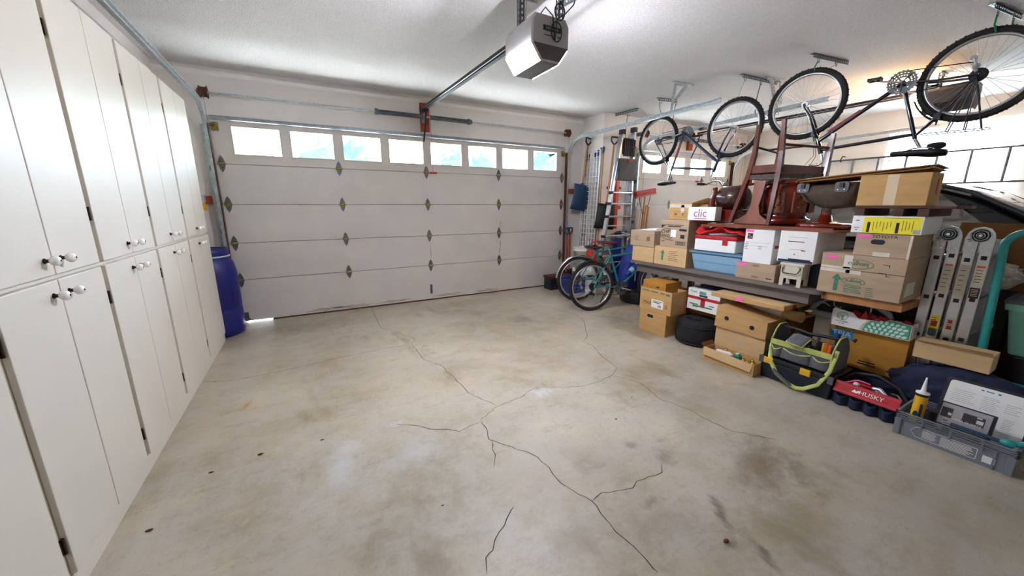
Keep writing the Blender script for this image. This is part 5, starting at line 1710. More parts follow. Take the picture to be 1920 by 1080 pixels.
# printed produce carton and what carries it
t = carton('orange printed fruit box under the red and white carton', 4.555, 2.13, 2.50, 0, .335, .28, 'card_gold')
part(rects(FX(4.5544, 2.32, .29), [(-.1, 0, .08, .04), (.02, .0, .05, .05), (.1, .0, .04, .03)]), 'fruit_print', 'red', t)
t = carton('white produce carton with red bands and green print', 4.32, 2.14, 2.50, .336, .565, .5, 'white_card')
part(rects(FX(4.3195, 2.32, .47), [(0, 0, .36, .03), (-.0, -.05, .05, .09)]), 'red_band', 'ink_red', t)
part(rects(FX(4.319, 2.32, .47), [(-.01, .06, .075, .03)]), 'green_patch', 'print_green', t)
part(rects(FX(4.319, 2.32, .47), [(-.0, .03, .09, .02)]), 'blue_patch', 'shovel_blue', t)
text('Fresh', .035, FX(4.3188, 2.43, .535), 'script_text', 'ink_green', t)
part(rects(FX(4.319, 2.32, .40), [(-.1, .0, .1, .012), (.03, -.015, .16, .014), (.1, .01, .06, .008), (-.08, -.02, .06, .02)]), 'print', 'ink_green', t)
single(B((4.42, 2.16, .566), (4.68, 2.44, .60)), 'folded_tarp', 'navy', 'dark blue folded sheet lying on the red and white carton', 'sheet', (4.5, 2.3, .566), bevel=.01)

# file boxes, open tray box
t = carton('brown file box on the floor behind the open box of ornaments', 4.13, 1.585, 2.03, 0, .30, .30, 'card_light', flaps='open')
part(rects(FX(4.1295, 1.79, .20), [(0, 0, .055, .014)]), 'metal_tab', 'lt_grey', t)
t = thing('file_box_lid', 'brown box with two round holes resting on the file box', 'box', (4.2, 1.8, .30))
part(MB().prism([(-.235, 0), (.225, 0), (.225, .15), (-.205, .21), (-.225, .205)], .0, .28, FX(4.39, 1.805, .301)), 'body', 'card', t, bevel=.003)
for (y, z) in ((1.93, .40), (1.70, .375)):
    part(MB().prism(ell(0, 0, .021, .02, 18), 0, .0015, FX(4.1098, y, z)), 'hole', 'black', t)
t = thing('flat_carton', 'flat wide brown carton lying across the file boxes', 'box', (4.4, 1.85, .515))
part(B((4.16, 1.50, .567), (4.72, 2.14, .605)), 'tray', 'card', t, bevel=.003)
part(MB().box((4.165, 1.51, .605), (4.715, 2.13, .61)), 'lid', 'card_light', t)
part(MB().box((4.1585, 1.84, .568), (4.1598, 1.90, .604)), 'pink_label', 'pink_note', t)
part(MB().box((4.30, 1.4985, .568), (4.36, 1.4998, .604)), 'red_tape', 'ink_red', t)
part(MB().prism([(0, 0), (.13, .02), (.13, .045), (0, .04)], 0, .003, Mx.Translation((4.3, 1.37, .575))), 'loose_flap', 'card', t)
t = thing('cardboard_tube', 'cardboard roll wrapped in clear film lying behind the file box', 'tube', (4.42, 1.7, .44))
part(MB().cyl((4.44, 1.93, .50), (4.40, 1.46, .49), .048, n=20), 'roll', 'card', t)
part(MB().cyl((4.435, 1.92, .50), (4.41, 1.6, .493), .0495, n=20), 'film', 'clear_tape', t)
part(MB().cyl((4.44, 1.935, .50), (4.441, 1.938, .50), .03, n=16), 'core', 'card_in', t)
carton('plain brown box behind the file box and the wrapped roll', 4.45, 1.52, 1.98, 0, .435, .35, 'card_in')
t = thing('ornament_box', 'low open brown box of brass balls and bottles on the floor', 'box', (4.02, 1.79, 0))
part(hollow(MB(), 3.945, 4.125, 1.555, 2.02, 0, .115), 'tray', 'card', t)
part(MB().add([(3.945, 1.565, .115), (3.945, 2.01, .13), (3.930, 2.0, .055), (3.930, 1.575, .045)], [(0, 1, 2, 3), (3, 2, 1, 0)]), 'front_flap', 'card_light', t)
part(MB().add([(3.945, 2.02, .115), (4.125, 2.02, .115), (4.125, 2.05, .15), (3.96, 2.05, .15)], [(0, 1, 2, 3), (3, 2, 1, 0)]), 'side_flap', 'card_in', t)
part(MB().box((3.951, 1.561, .006), (4.119, 2.014, .07)), 'packing', 'card_in', t)
for k, (x, y, z, r) in enumerate(((4.08, 1.88, .105, .02), (4.06, 1.86, .10, .016), (3.99, 1.67, .10, .02), (4.0, 1.64, .095, .018), (3.985, 1.615, .09, .015), (4.01, 1.60, .092, .02), (3.99, 1.575, .09, .015), (4.06, 1.63, .095, .018), (4.03, 1.69, .09, .018))):
    single(MB().sphere((x, y, z), r, 14, 10).cyl((x, y, z + r * .9), (x, y, z + r * 1.3), r * .25, n=8), 'brass_ball', 'gold_ball', 'shiny brass ball among others in the low open box', 'ball', (x, y, z - r), 'brass balls in the open box')
t = thing('clear_bottle', 'clear plastic bottle lying in the low open box', 'bottle', (4.0, 1.84, .08))
part(MB().tube([(3.985, 1.91, .108), (3.985, 1.90, .108), (3.99, 1.80, .112), (3.99, 1.785, .112), (3.99, 1.77, .112)], [.018, .026, .026, .018, .012], 14), 'bottle', 'clear_tape', t)
part(MB().cyl((3.99, 1.772, .112), (3.99, 1.755, .112), .013), 'cap', 'chrome', t)
t = thing('green_package', 'green boxed fitting lying in the low open box', 'package', (3.99, 1.72, .07))
part(MB().lathe([(.028, 0), (.036, .01), (.036, .055), (.02, .068), (.001, .07)], 8, Mx.Translation((3.995, 1.725, .075)), False), 'body', 'green', t)
part(MB().box((3.975, 1.715, .143), (4.01, 1.735, .15)), 'label', 'mint', t)

# black tool chest with yellow latches
t = thing('tool_chest', 'low black plastic tool chest with yellow latches under the green tote', 'tool chest', (4.2, 1.31, 0))
part(MB().taper((4.215, 1.315), (.155, .24), (.165, .25), 0, .15), 'base', 'chest', t, bevel=.01)
part(B((4.045, 1.06, .15), (4.39, 1.57, .187)), 'lid', 'black', t, bevel=.008)
for y in (1.50, 1.235):
    part(MB().box((4.036, y - .035, .135), (4.05, y + .035, .187)), 'latch', 'yellow', t, bevel=.004)
for y in (1.555, 1.075):
    part(MB().box((4.04, y - .018, .13), (4.052, y + .018, .19)), 'corner_clip', 'grey_plastic', t, bevel=.003)

# green and grey tool tote
t = thing('tool_tote', 'grey and lime canvas tool tote full of tools on the black chest', 'tool bag', (4.2, 1.30, .188))
z0 = .189
part(MB().box((4.085, 1.105, z0), (4.36, 1.515, z0 + .012)).box((4.085, 1.105, z0), (4.093, 1.515, z0 + .15)).box((4.352, 1.105, z0), (4.36, 1.515, z0 + .15)), 'body', 'tote_grey', t)
for y in (1.10, 1.512):
    en = MB().prism([(-.14, 0), (.14, 0), (.14, .15), (.09, .23), (.05, .265), (-.05, .265), (-.09, .23), (-.14, .15)], 0, .01, Mx.Translation((4.222, y + .01, z0)) @ Mx(((1, 0, 0, 0), (0, 0, -1, 0), (0, 1, 0, 0), (0, 0, 0, 1))))
    e_ = part(en, 'end_panel', 'tote_grey', t)
    part(MB().tube([(4.222 + a, y + .005, z0 + b) for a, b in ((-.14, 0), (-.14, .15), (-.09, .23), (-.05, .265), (.05, .265), (.09, .23), (.14, .15), (.14, 0))], .006, 6), 'binding', 'lime', e_)
part(B((4.078, 1.11, z0 + .115), (4.094, 1.512, z0 + .155)), 'lime_band', 'lime', t)
for k, (y, w) in enumerate(((1.475, .07), (1.33, .19), (1.165, .11))):
    g = []
    for i in range(6):
        g.append([(4.083 - .022 * sin(pi * j / 10) * (.6 + .4 * i / 5), y - w / 2 + w * j / 10, z0 + .012 + (.085 - .018 * sin(pi * j / 10)) * i / 5) for j in range(11)])
    p_ = part(MB().grid(g, thick=(.004, 0, 0)), 'pocket', 'tote_grey', t)
    part(MB().tube([V(q) + V((.002, 0, .001)) for q in g[-1]], .005, 6), 'pocket_binding', 'lime', p_)
hn = MB().tube([(4.222, 1.50, z0 + .245), (4.20, 1.40, z0 + .25), (4.19, 1.30, z0 + .24), (4.21, 1.20, z0 + .245), (4.222, 1.11, z0 + .245)], .013, 8)
part(hn, 'carry_bar', 'black', t)
g = [[(4.05 + .035 * i, 1.40 - .11 * j / 4 - .01 * i, z0 + .17 + .06 * sin(pi * i / 5) - .015 * j / 4) for j in range(5)] for i in range(5)]
fl = part(MB().grid(g, thick=(0, 0, .006)), 'hand_wrap', 'tote_grey', t)
part(MB().tube([g[0][0], g[0][2], g[0][4], g[2][4], g[4][4], g[4][2], g[4][0], g[2][0]], .006, 6, closed=True), 'wrap_binding', 'lime', fl)
part(MB().tube([(4.10, 1.52, z0 + .10), (4.06, 1.50, .20), (4.035, 1.47, .15), (4.02, 1.42, .085), (4.02, 1.32, .03), (4.02, 1.27, .02), (4.02, 1.22, .035), (4.03, 1.14, .10), (4.06, 1.095, .22), (4.09, 1.085, .34), (4.10, 1.085, .38)], .018, 6, flat=.25), 'shoulder_strap', 'lime', t)
part(MB().tube([(4.008, 1.445, .115), (4.008, 1.30, .028)], .022, 6, flat=.3), 'strap_pad', 'tote_grey', t)
part(MB().tube([(4.09, 1.09, .36), (4.085, 1.085, .34), (4.09, 1.08, .32)], .008, 6), 'snap_hook', 'chrome', t)
for k, (x, y, z1, mt, r, lb, nm) in enumerate(((4.15, 1.175, .395, 'orange', .014, 'orange screwdriver standing in the tool tote', 'screwdriver'), (4.13, 1.145, .39, 'orange', .016, 'second orange handled tool in the tool tote', 'screwdriver'), (4.17, 1.20, .385, 'yellow', .012, 'yellow handled tool in the tool tote', 'screwdriver'),
                                           (4.29, 1.165, .455, 'shovel_blue', .016, 'blue handled tool rising from the tool tote', 'screwdriver'), (4.27, 1.33, .41, 'steel_dark', .012, 'dark pliers in the tool tote', 'pliers'), (4.25, 1.27, .40, 'galv_dark', .011, 'steel wrench in the tool tote', 'wrench'), (4.28, 1.40, .405, 'black', .02, 'black gloves bundle in the tool tote', 'gloves'))):
    tt = thing(nm, lb, nm, (x, y, z0 + .02), group='tools in the green tote')
    part(MB().cyl((x, y, z0 + .02), (x + .01, y, z1 - .09), r * .4, n=8), 'shank', 'galv_dark', tt)
    part(MB().tube([(x + .01, y, z1 - .10), (x + .01, y, z1 - .08), (x + .012, y, z1 - .03), (x + .014, y, z1)], [r * .6, r, r * .85, r], 10), 'grip', mt, tt)

# box with blue label, fruit crate
single(B((4.50, .82, 0), (4.68, 1.30, .158)), 'equipment_case', 'black', 'black flat case on the floor under the big orange brown box', 'case', (4.68, 1.06, 0), bevel=.008)
t = carton('large orange brown box with a blue printed label', 4.50, .825, 1.30, .159, .478, .2, 'card_gold')
F0 = 4.4995
part(rects(FX(F0, 1.215, .405), [(0, 0, .15, .075)]), 'blue_label', 'print_blue', t)
text('TEJA', .056, FX(F0 - .0015, 1.215, .41), 'label_text', 'lt_grey', t, 1.1)
part(rects(FX(F0, 1.22, .36), lines(-.06, -.02, 6, .12, .018, .006, 11)), 'print', 'ink_soft', t)
part(rects(FX(F0, 1.03, .215), [(0, .012, .10, .009), (.0, -.008, .11, .011)]), 'print', 'ink', t)
part(MB().prism([(-.02, 0), (0, .02), (.012, .012), (.0, -.02)], 0, .0008, FX(F0, 1.12, .375)), 'print', 'ink', t)
t = thing('fruit_crate', 'white open fruit tray with green leaf pattern and red paper', 'crate', (4.6, 1.04, .479))
FZ = .4795
fw = MB().prism([(-.245, 0), (.215, 0), (.215, .115), (.10, .125), (.06, .098), (-.08, .09), (-.115, .125), (-.235, .142)], 0, .005, FX(4.46, 1.04, FZ))
part(fw, 'front_wall', 'white_card', t)
part(MB().box((4.455, .822, FZ), (4.59, .828, FZ + .112)).box((4.455, 1.278, FZ), (4.59, 1.284, FZ + .13)).box((4.585, .828, FZ), (4.59, 1.278, FZ + .10)).box((4.46, .828, FZ), (4.585, 1.278, FZ + .005)), 'tray', 'white_card', t)
FF = FX(4.4545, 1.04, FZ)
part(MB().prism([(-.045, .004), (.212, .004), (.212, .112), (.10, .122), (.06, .095), (-.005, .091), (-.03, .06)], 0, .0008, FF), 'green_print', 'print_green', t)
part(MB().prism([(-.062, .004), (-.045, .004), (-.03, .06), (-.005, .091), (-.022, .090), (-.05, .05)], 0, .0008, FF), 'orange_band', 'tape', t)
lv = MB()
for i in range(8):
    for j in range(4):
        x, y = -.02 + .03 * i + (.015 if j % 2 else 0), .018 + .026 * j
        if x > .2 or y > .1 and x < .1 or y > .084 and x < .05 or x < -.01 and y > .06:
            continue
        an = rad(20 - 12 * i)
        lf = [(x + .012 * cos(q) * (1 - .0) * cos(an) * .8 - .016 * sin(q) * sin(an), y + .012 * cos(q) * sin(an) * .8 + .013 * sin(q) * cos(an)) for q in [2 * pi * k / 8 for k in range(8)]]
        lv.prism(lf, .0008, .0014, FF)
part(lv, 'leaf_pattern', 'mint', t)
part(ring(FF @ Mx.Translation((0, 0, .0004)), -.175, .085, .036, .034, .003), 'logo_ring', 'print_green', t)
part(MB().prism(ell(-.175, .088, .032, .029, 20), 0, .0007, FF), 'logo_disc', 'mint', t)
part(MB().prism([(-.18, .055), (-.17, .055), (-.172, .08), (-.16, .095), (-.175, .088), (-.19, .095), (-.178, .08)], .0007, .0014, FF), 'logo_tree', 'brass', t)
part(MB().prism([(-.21, .050), (-.14, .050), (-.14, .0512), (-.21, .0512)], 0, .0008, FF), 'rule', 'photo_grey', t)
text('FRESH STOMPERS', .0105, FX(4.4538, 1.215, FZ + .040), 'brand_text', 'ink_soft', t)
text('BRAND', .0105, FX(4.4538, 1.215, FZ + .025), 'brand_text', 'ink_soft', t)
part(rects(Mx.Translation((4.56, .8215, FZ + .06)) @ Mx(((1, 0, 0, 0), (0, 0, -1, 0), (0, 1, 0, 0), (0, 0, 0, 1))), lines(-.04, .02, 4, .08, .014, .004, 2)), 'side_print', 'ink_soft', t)
w_ = wob(.03, 21)
g = [[(4.465 + .115 * i / 9, .84 + .37 * j / 16, FZ + .085 + w_((i * .5, j * .8, 1)) + .018 * ((i + j) % 2) * (j % 3 - .5)) for j in range(17)] for i in range(10)]
part(MB().grid(g, False, thick=(0, 0, -.01)), 'red_paper', 'red', t)
# grey hooped carrier behind
t = thing('plastic_carrier', 'light grey plastic hoop-framed carrier under the wooden tray', 'carrier', (4.62, 1.2, .48))
hp = [(4.63, q_, z_) for q_, z_ in ((1.50, .50), (1.48, .56), (1.42, .635), (1.35, .655), (1.20, .665), (1.07, .65), (1.0, .605), (.975, .54), (.97, .485))]
part(MB().tube(hp, .022, 10), 'hoop', 'lt_grey', t)
part(MB().box((4.60, .97, .479), (4.665, 1.52, .53)), 'base', 'lt_grey', t, bevel=.02)
part(MB().box((4.64, .99, .479), (4.665, 1.46, .63)), 'back_panel', 'black', t)
part(MB().tube([(4.61, 1.34, .64), (4.61, 1.335, .60), (4.61, 1.30, .59)], .005, 6).tube([(4.61, 1.10, .64), (4.61, 1.10, .60), (4.61, 1.12, .57)], .005, 6), 'straps', 'trim', t)
part(MB().tube([(4.62, 1.43, .60), (4.61, 1.40, .61), (4.61, 1.36, .59)], .012, 6, flat=.4), 'white_tag', 'paper', t)

# under-bench darkness: more stored boxes
for k, (x, y0, y1, z1, mt, lb) in enumerate(((4.62, 2.55, 3.05, .42, 'card_in', 'brown box far under the bench behind the golden box'), (4.56, 2.98, 3.2, .5, 'red', 'red crate at the far end under the bench'))):
    carton(lb, x, y0, y1, 0, z1, .22, mt)

# ------------------------------------------------------------------ red tool bag
t = thing('tool_bag', 'open red and navy tool bag with a brand name on the floor', 'tool bag', (4.2, .88, 0))
part(MB().box((4.075, .70, 0), (4.33, 1.055, .012)).box((4.322, .70, .012), (4.33, 1.055, .18)).box((4.075, .70, .012), (4.33, .708, .14)).box((4.075, 1.047, .012), (4.33, 1.055, .15)).box((4.075, .708, .012), (4.083, 1.047, .11)), 'body', 'navy', t, bevel=.003)
bd = MB()
TB = FX(4.070, .878, .135, tilt=-.45)
bd.box((-.175, -.042, 0), (.175, .042, .006), TB)
part(bd, 'red_band', 'red', t, bevel=.002)
text('HUSKY', .042, TB @ Mx.Translation((.03, .0, .0068)), 'brand_text', 'paper', t, 1.0)
part(MB().prism([(-.075, -.008), (-.06, .012), (-.052, .0), (-.038, .012), (-.032, -.004), (-.05, -.012)], .006, .0072, TB), 'brand_mark', 'paper', t)
part(MB().box((-.17, -.028, .006), (.17, -.027, .0068), TB).box((-.17, .027, .006), (.17, .028, .0068), TB), 'stitching', 'pink_note', t)
for k in range(4):
    y = 1.005 - .083 * k
    g = []
    for i in range(6):
        g.append([(4.076 - .034 * sin(pi * j / 10), y - .038 + .076 * j / 10, .004 + (.088 - .02 * sin(pi * j / 10)) * i / 5) for j in range(11)])
    part(MB().grid(g, thick=(.005, 0, 0)), 'pocket', 'navy', t)
part(MB().tube([(4.20, 1.05, .15), (4.22, 1.0, .215), (4.24, .88, .235), (4.22, .76, .20), (4.20, .706, .13)], .014, 8), 'handle', 'black', t)
tt = thing('pipe_wrench', 'red handled wrench with grey jaws lying in the red tool bag', 'wrench', (4.17, .92, .12), group='tools in the red bag')
part(MB().tube([(4.15, 1.0, .135), (4.17, .93, .155), (4.18, .88, .155)], [.016, .018, .014], 8), 'handle', 'red', tt)
part(MB().tube([(4.18, .88, .155), (4.18, .84, .16), (4.16, .80, .14)], [.014, .018, .012], 8).tube([(4.18, .86, .15), (4.15, .84, .135), (4.14, .80, .125)], .008, 6), 'jaws', 'galv', tt)
part(MB().sphere((4.135, .955, .165), .02, 10, 8, (.6, 1, .8)), 'badge', 'paper', tt)
tt = thing('claw_hammer', 'steel claw of a hammer showing in the red tool bag', 'hammer', (4.19, .75, .1), group='tools in the red bag')
part(MB().tube([(4.12, .77, .185), (4.14, .745, .175), (4.15, .725, .14)], [.004, .01, .013], 8), 'claw', 'chrome', tt)
part(MB().cyl((4.15, .73, .14), (4.25, .74, .03), .012), 'handle', 'black', tt)
tt = thing('nylon_pouch', 'red nylon pouch stuffed in the red tool bag', 'pouch', (4.2, .95, .1), group='tools in the red bag')
part(MB().sphere((4.20, .96, .13), .07, 16, 10, (.8, 1.1, .6)), 'pouch', 'red', tt)
part(MB().tube([(4.14, 1.02, .15), (4.17, .96, .185), (4.2, .9, .17)], .006, 6), 'zip', 'pink_note', tt)

# ------------------------------------------------------------------ grey crate with samples
t = thing('plastic_crate', 'grey ribbed plastic crate holding a caulk tube and sample boards', 'crate', (4.1, .45, 0))
part(hollow(MB(), 3.955, 4.27, .225, .675, 0, .11, .006), 'walls', 'crate_grey', t)
rb = MB()
for z in (.112, .125, .138, .15):
    rb.box((3.945, .21, z), (3.957, .69, z + .005)).box((4.268, .21, z), (4.28, .69, z + .005)).box((3.945, .21, z), (4.28, .222, z + .005)).box((3.945, .678, z), (4.28, .69, z + .005))
part(rb, 'rim_rails', 'crate_grey', t)
pt = MB()
for y in (.215, .33, .45, .565, .675):
    pt.box((3.947, y, .085), (3.957, y + .008, .155)).box((4.268, y, .085), (4.278, y + .008, .155))
for x in (3.95, 4.06, 4.17, 4.265):
    pt.box((x, .212, .085), (x + .008, .222, .155)).box((x, .678, .085), (x + .008, .688, .155))
part(pt, 'rim_posts', 'crate_grey', t)
for y_ in (.213, .655):
    part(B((3.945, y_, 0), (3.975, y_ + .03, .11)), 'corner_post', 'crate_grey', t, bevel=.004)
part(B((3.948, .28, .0), (3.956, .288, .11)), 'rib', 'crate_grey', t)
FG = FX(3.954, .455, .055)
part(rects(FG, [(-.01, .032, .24, .0025), (-.01, -.032, .24, .0025), (.11, .0, .0025, .062)] + lines(-.105, .02, 6, .06, .008, .003, 4) + lines(-.03, .022, 7, .13, .0078, .0032, 9, .2)), 'white_print', 'trim', t)
part(MB().tube([(-.13, .032, .0005), (-.155, 0, .0005), (-.13, -.032, .0005)], .0014, 4, T=FG), 'white_arrow', 'trim', t)
part(rects(FG, [(.155, -.01, .046, .04)]), 'white_sticker', 'paper', t)
t = thing('caulk_tube', 'yellow caulk tube with white nozzle standing in the grey crate', 'caulk tube', (4.02, .62, .01))
part(MB().cyl((4.02, .615, .012), (4.035, .615, .275), .029, n=22), 'cartridge', 'yellow', t)
part(MB().cyl((4.0342, .615, .265), (4.0352, .615, .282), .030, n=22), 'black_band', 'black', t)
part(MB().tube([(4.0352, .615, .282), (4.0355, .615, .29), (4.0356, .615, .291), (4.037, .615, .305), (4.042, .615, .385)], [.032, .032, .014, .012, .004], 16), 'nozzle', 'paper', t)
part(MB().prism(ell(0, 0, .012, .022, 14), 0, .001, FX(3.9965, .617, .15)), 'round_print', 'shovel_blue', t)
part(MB().box((4.0, .594, .08), (4.004, .606, .22)), 'text_print', 'ink', t)
t = thing('data_board', 'white printed board in a dark frame leaning in the grey crate', 'board', (4.2, .40, .01))
TBd = FX(4.17, .40, .012, tilt=-.42)
part(MB().prism(rrect(.36, .37, .02, 4, 0, .185), -.012, 0, TBd), 'dark_frame', 'steel_dark', t)
part(MB().prism(rrect(.325, .335, .018, 4, 0, .187), 0, .0015, TBd), 'white_sheet', 'paper', t)
part(rects(TBd @ Mx.Translation((0, 0, .0015)), lines(-.14, .30, 7, .10, .012, .002, 3) + lines(-.02, .30, 8, .07, .011, .002, 7) + lines(.07, .29, 5, .06, .012, .002, 8) + lines(.08, .2, 14, .05, .011, .002, 5)), 'fine_print', 'photo_grey', t, kind='stuff')
part(rects(TBd @ Mx.Translation((0, 0, .0015)), [(-.03, .335, .012, .008), (.0, .335, .03, .006), (.035, .335, .012, .009)]), 'logo', 'print_blue', t)
t = thing('sample_box', 'grey sample box with white lettering leaning on the white board', 'sample box', (4.05, .42, .02))
TS = FX(4.06, .435, .112, tilt=-.35)
part(MB().prism(rrect(.215, .145, .004, 2, 0, .075), -.022, 0, TS), 'box', 'steel_dark', t)
part(rects(TS, [(-.004, .075, .195, .13)]), 'photo', 'photo_grey', t)
single(B((4.055, .36, .0065), (4.12, .51, .105)), 'sample_stack', 'photo_dark', 'stack of dark sample tiles under the grey sample box', 'tiles', (4.08, .43, .0065), bevel=.003)
part(rects(TS @ Mx.Translation((0, 0, .0008)), [(.03, .085, .085, .055), (-.075, .085, .045, .06)]), 'photo_dark', 'photo_dark', t)
part(rects(TS @ Mx.Translation((0, 0, .0014)), [(.055, .082, .026, .022), (-.062, .08, .014, .016), (.05, .106, .02, .008)]), 'photo_light', 'stone', t)
text('MEGA QUARTZ', .016, TS @ Mx.Translation((.01, .058, .0024)), 'title_text', 'paper', t, 1.0)
part(rects(TS @ Mx.Translation((0, 0, .001)), [(.02, .03, .03, .002), (.02, .02, .04, .002), (-.07, .035, .02, .006), (-.06, .02, .03, .004)]), 'print', 'photo_dark', t)
single(MB().box((4.10, .545, .012), (4.15, .60, .16)), 'sample_card', 'photo_dark', 'dark patterned sample card beside the caulk tube', 'card', (4.12, .57, .012), bevel=.002)
t = thing('clamp_tool', 'blue bar clamp with teal knob lying across the grey crate', 'clamp', (4.02, .32, .1))
part(MB().tube([(4.0, .47, .16), (3.995, .36, .162), (3.99, .27, .162)], .015, 10, flat=.6), 'bar', 'shovel_blue', t)
part(MB().tube([(3.99, .285, .163), (3.988, .265, .165), (3.988, .245, .165), (3.99, .235, .163)], [.016, .024, .024, .014], 10), 'knob', 'teal', t)
part(MB().tube([(4.0, .24, .165), (4.04, .20, .18), (4.08, .14, .19)], .02, 8, flat=.4), 'strap', 'teal', t)

# ------------------------------------------------------------------ navy bags and the long box
t = thing('duffel_bag', 'dark navy quilted bags heaped behind the grey crate', 'bag', (4.6, .52, 0))
w_ = wob(.09, 31)
b = MB().sphere((0, 0, 0), 1, 40, 26)
bb = MB()
bb.add([(4.44 + .14 * v.x * (1 + w_(v * 2)), .52 + .33 * v.y * (1 + w_(v * 2.3)), .195 + (.20 * v.z * (1 + w_(v * 1.1) * .5) if v.z > 0 else .195 * math.copysign(abs(v.z) ** .5, v.z))) for v in b.v], b.f, True)
part(bb, 'body', 'navy', t)
part(MB().tube([(4.33, .70, .22), (4.31, .60, .26), (4.32, .40, .27), (4.34, .3, .2)], .006, 6), 'piping', 'steel_dark', t)
t = carton('long low brown box with raised flap lying on the navy bags', 4.38, .435, .775, .402, .52, .16, 'card_light')
part(MB().add([(4.38, .435, .52), (4.38, .775, .52), (4.36, .775, .528), (4.34, .44, .548)], [(0, 1, 2, 3), (3, 2, 1, 0)]), 'raised_flap', 'card_light', t)

# ------------------------------------------------------------------ folding aluminium ladder, upright
t = thing('folding_ladder', 'folded multi-position aluminium ladder standing upright by the box stack', 'ladder', (4.62, .72, 0))
for k in range(4):
    y = .824 - .068 * k - (.004 if k > 1 else 0)
    x = 4.60
    r_ = MB().box((x, y - .028, 0), (x + .022, y + .028, 1.20 if k % 2 else 1.20))
    rr_ = part(r_, 'rail', 'alu', t, bevel=.004)
    for z in (.14, .42, .70, .98):
        zz = z + .02 * (k % 2)
        part(MB().box((x - .001, y - .013, zz + .08), (x + .001, y + .013, zz + .106)), 'rung_end', 'black', rr_)
        part(MB().box((x + .022, y - .011, zz + .082), (x + .34, y + .011, zz + .104)), 'rung', 'alu', rr_)
    part(MB().box((x + .34, y - .028, 0), (x + .36, y + .028, 1.20)), 'rear_rail', 'alu', t, bevel=.003)
for (y) in (.790, .650):
    Th = FX(4.597, y, 1.225)
    part(MB().prism([(.062, -.10), (.062, .0), (.055, .03), (.035, .058), (.0, .068), (-.035, .058), (-.055, .03), (-.062, .0), (-.062, -.10), (-.006, -.10), (-.004, -.03), (.004, -.03), (.006, -.10)], 0, .012, Th), 'hinge_plate', 'alu', t, bevel=.002)
    for (ra, h) in ((.046, .016), (.034, .019), (.02, .022)):
        part(MB().lathe([(ra - .006, .012), (ra - .006, h), (ra, h), (ra, .012)], 24, Th @ Mx.Translation((0, .012, 0))), 'hinge_ring', 'galv', t)
    part(MB().cyl((0, .012, .012), (0, .012, .028), .009, n=12, T=Th), 'pivot', 'chrome', t)
    part(MB().tube([(-.045, -.03, .014), (-.03, -.022, .02), (-.04, -.012, .02), (-.052, -.02, .014)], .004, 6, T=Th), 'lock_pin', 'chrome', t)
    for (a, b_) in ((.045, -.08), (.02, -.085), (-.02, -.085), (-.045, -.08)):
        part(MB().cyl((a, b_, .012), (a, b_, .015), .005, n=8, T=Th), 'rivet', 'chrome', t)
FL = 4.5995
for (y, z, h, mt, seed) in ((.756, .93, .19, 'label_tan', 3), (.684, .93, .22, 'label_tan', 5), (.616, .97, .13, 'label_tan', 7), (.756, .62, .10, 'lemon', 2), (.684, .62, .10, 'label_tan', 9), (.616, .86, .07, 'ink', 4), (.756, .55, .05, 'ink_green', 8)):
    part(rects(FX(FL, y, z), [(0, 0, .042, h)]), 'warning_label', mt, t)
    part(rects(FX(FL - .0008, y, z), lines(-.016, h * .32, 5, .032, h * .15, .004, seed)), 'label_print', 'ink_soft' if mt != 'ink' else 'tape', t)
for (y, z) in ((.756, 1.03), (.616, 1.035)):
    part(rects(FX(FL - .001, y, z), [(0, 0, .036, .012)]), 'orange_tag', 'orange', t)
part(rects(FX(FL - .001, .684, .62), [(0, .02, .02, .02), (0, -.02, .022, .025)]), 'red_label', 'ink_red', t)
part(rects(FX(FL - .001, .756, .61), [(0, 0, .03, .04)]), 'red_label', 'red', t)
single(B((5.16, .0, .0), (5.175, .86, 1.30)), 'cardboard_sheet', 'card_in', 'tall brown cardboard sheet standing behind the folding ladder', 'cardboard', (4.975, .5, 0))

# hand truck, teal tote, crumpled paper
t = thing('hand_truck', 'teal tubular hand truck standing at the right edge', 'hand truck', (4.72, .42, 0))
part(MB().tube([(4.655, .50, .03), (4.655, .53, .55), (4.655, .555, 1.10), (4.656, .558, 1.16)] + [(4.66, .468 + .09 * cos(q), 1.175 + .09 * sin(q)) for q in [pi / 2 * i / 8 for i in range(9)]] + [(4.66, .27 - .09 * sin(q), 1.175 + .09 * cos(q)) for q in [pi / 2 * i / 8 for i in range(9)]] + [(4.66, .18, 1.1), (4.66, .16, .03)], .022, 12), 'frame_tube', 'teal', t)
for z_ in (.30,):
    part(MB().cyl((4.66, .53, z_), (4.66, .175, z_), .012, n=10), 'cross_bar', 'teal', t)
part(MB().cyl((4.655, .533, .64), (4.655, .535, .67), .025, n=12), 'clamp_collar', 'teal', t)
part(MB().tube([(4.72, .445, .95), (4.72, .44, 1.2)], .013, 8), 'rear_tube', 'teal', t)
part(MB().box((4.68, .17, .0), (4.92, .5, .012)), 'toe_plate', 'teal', t)
for y in (.555, .115):
    part(MB().torus((4.74, y, .10), .075, .025, 24, 8), 'wheel', 'rubber', t)
    part(MB().cyl((4.74, y - .02, .10), (4.74, y + .02, .10), .055, n=16), 'wheel_hub', 'lt_grey', t)
single(B((4.80, -.02, .014), (5.14, .42, .45)), 'storage_crate', 'steel_dark', 'dark crate carrying the teal tote at the right edge', 'crate', (4.84, .2, .02), bevel=.01)
t = thing('storage_tote', 'pale teal plastic tote with dark lid at the right edge', 'tote', (4.75, .22, .451))
part(MB().taper((4.93, .22), (.13, .22), (.17, .27), .452, .79), 'body', 'teal_light', t, bevel=.015)
part(MB().taper((4.93, .22), (.178, .278), (.182, .282), .755, .80), 'rim', 'teal_light', t, bevel=.006)
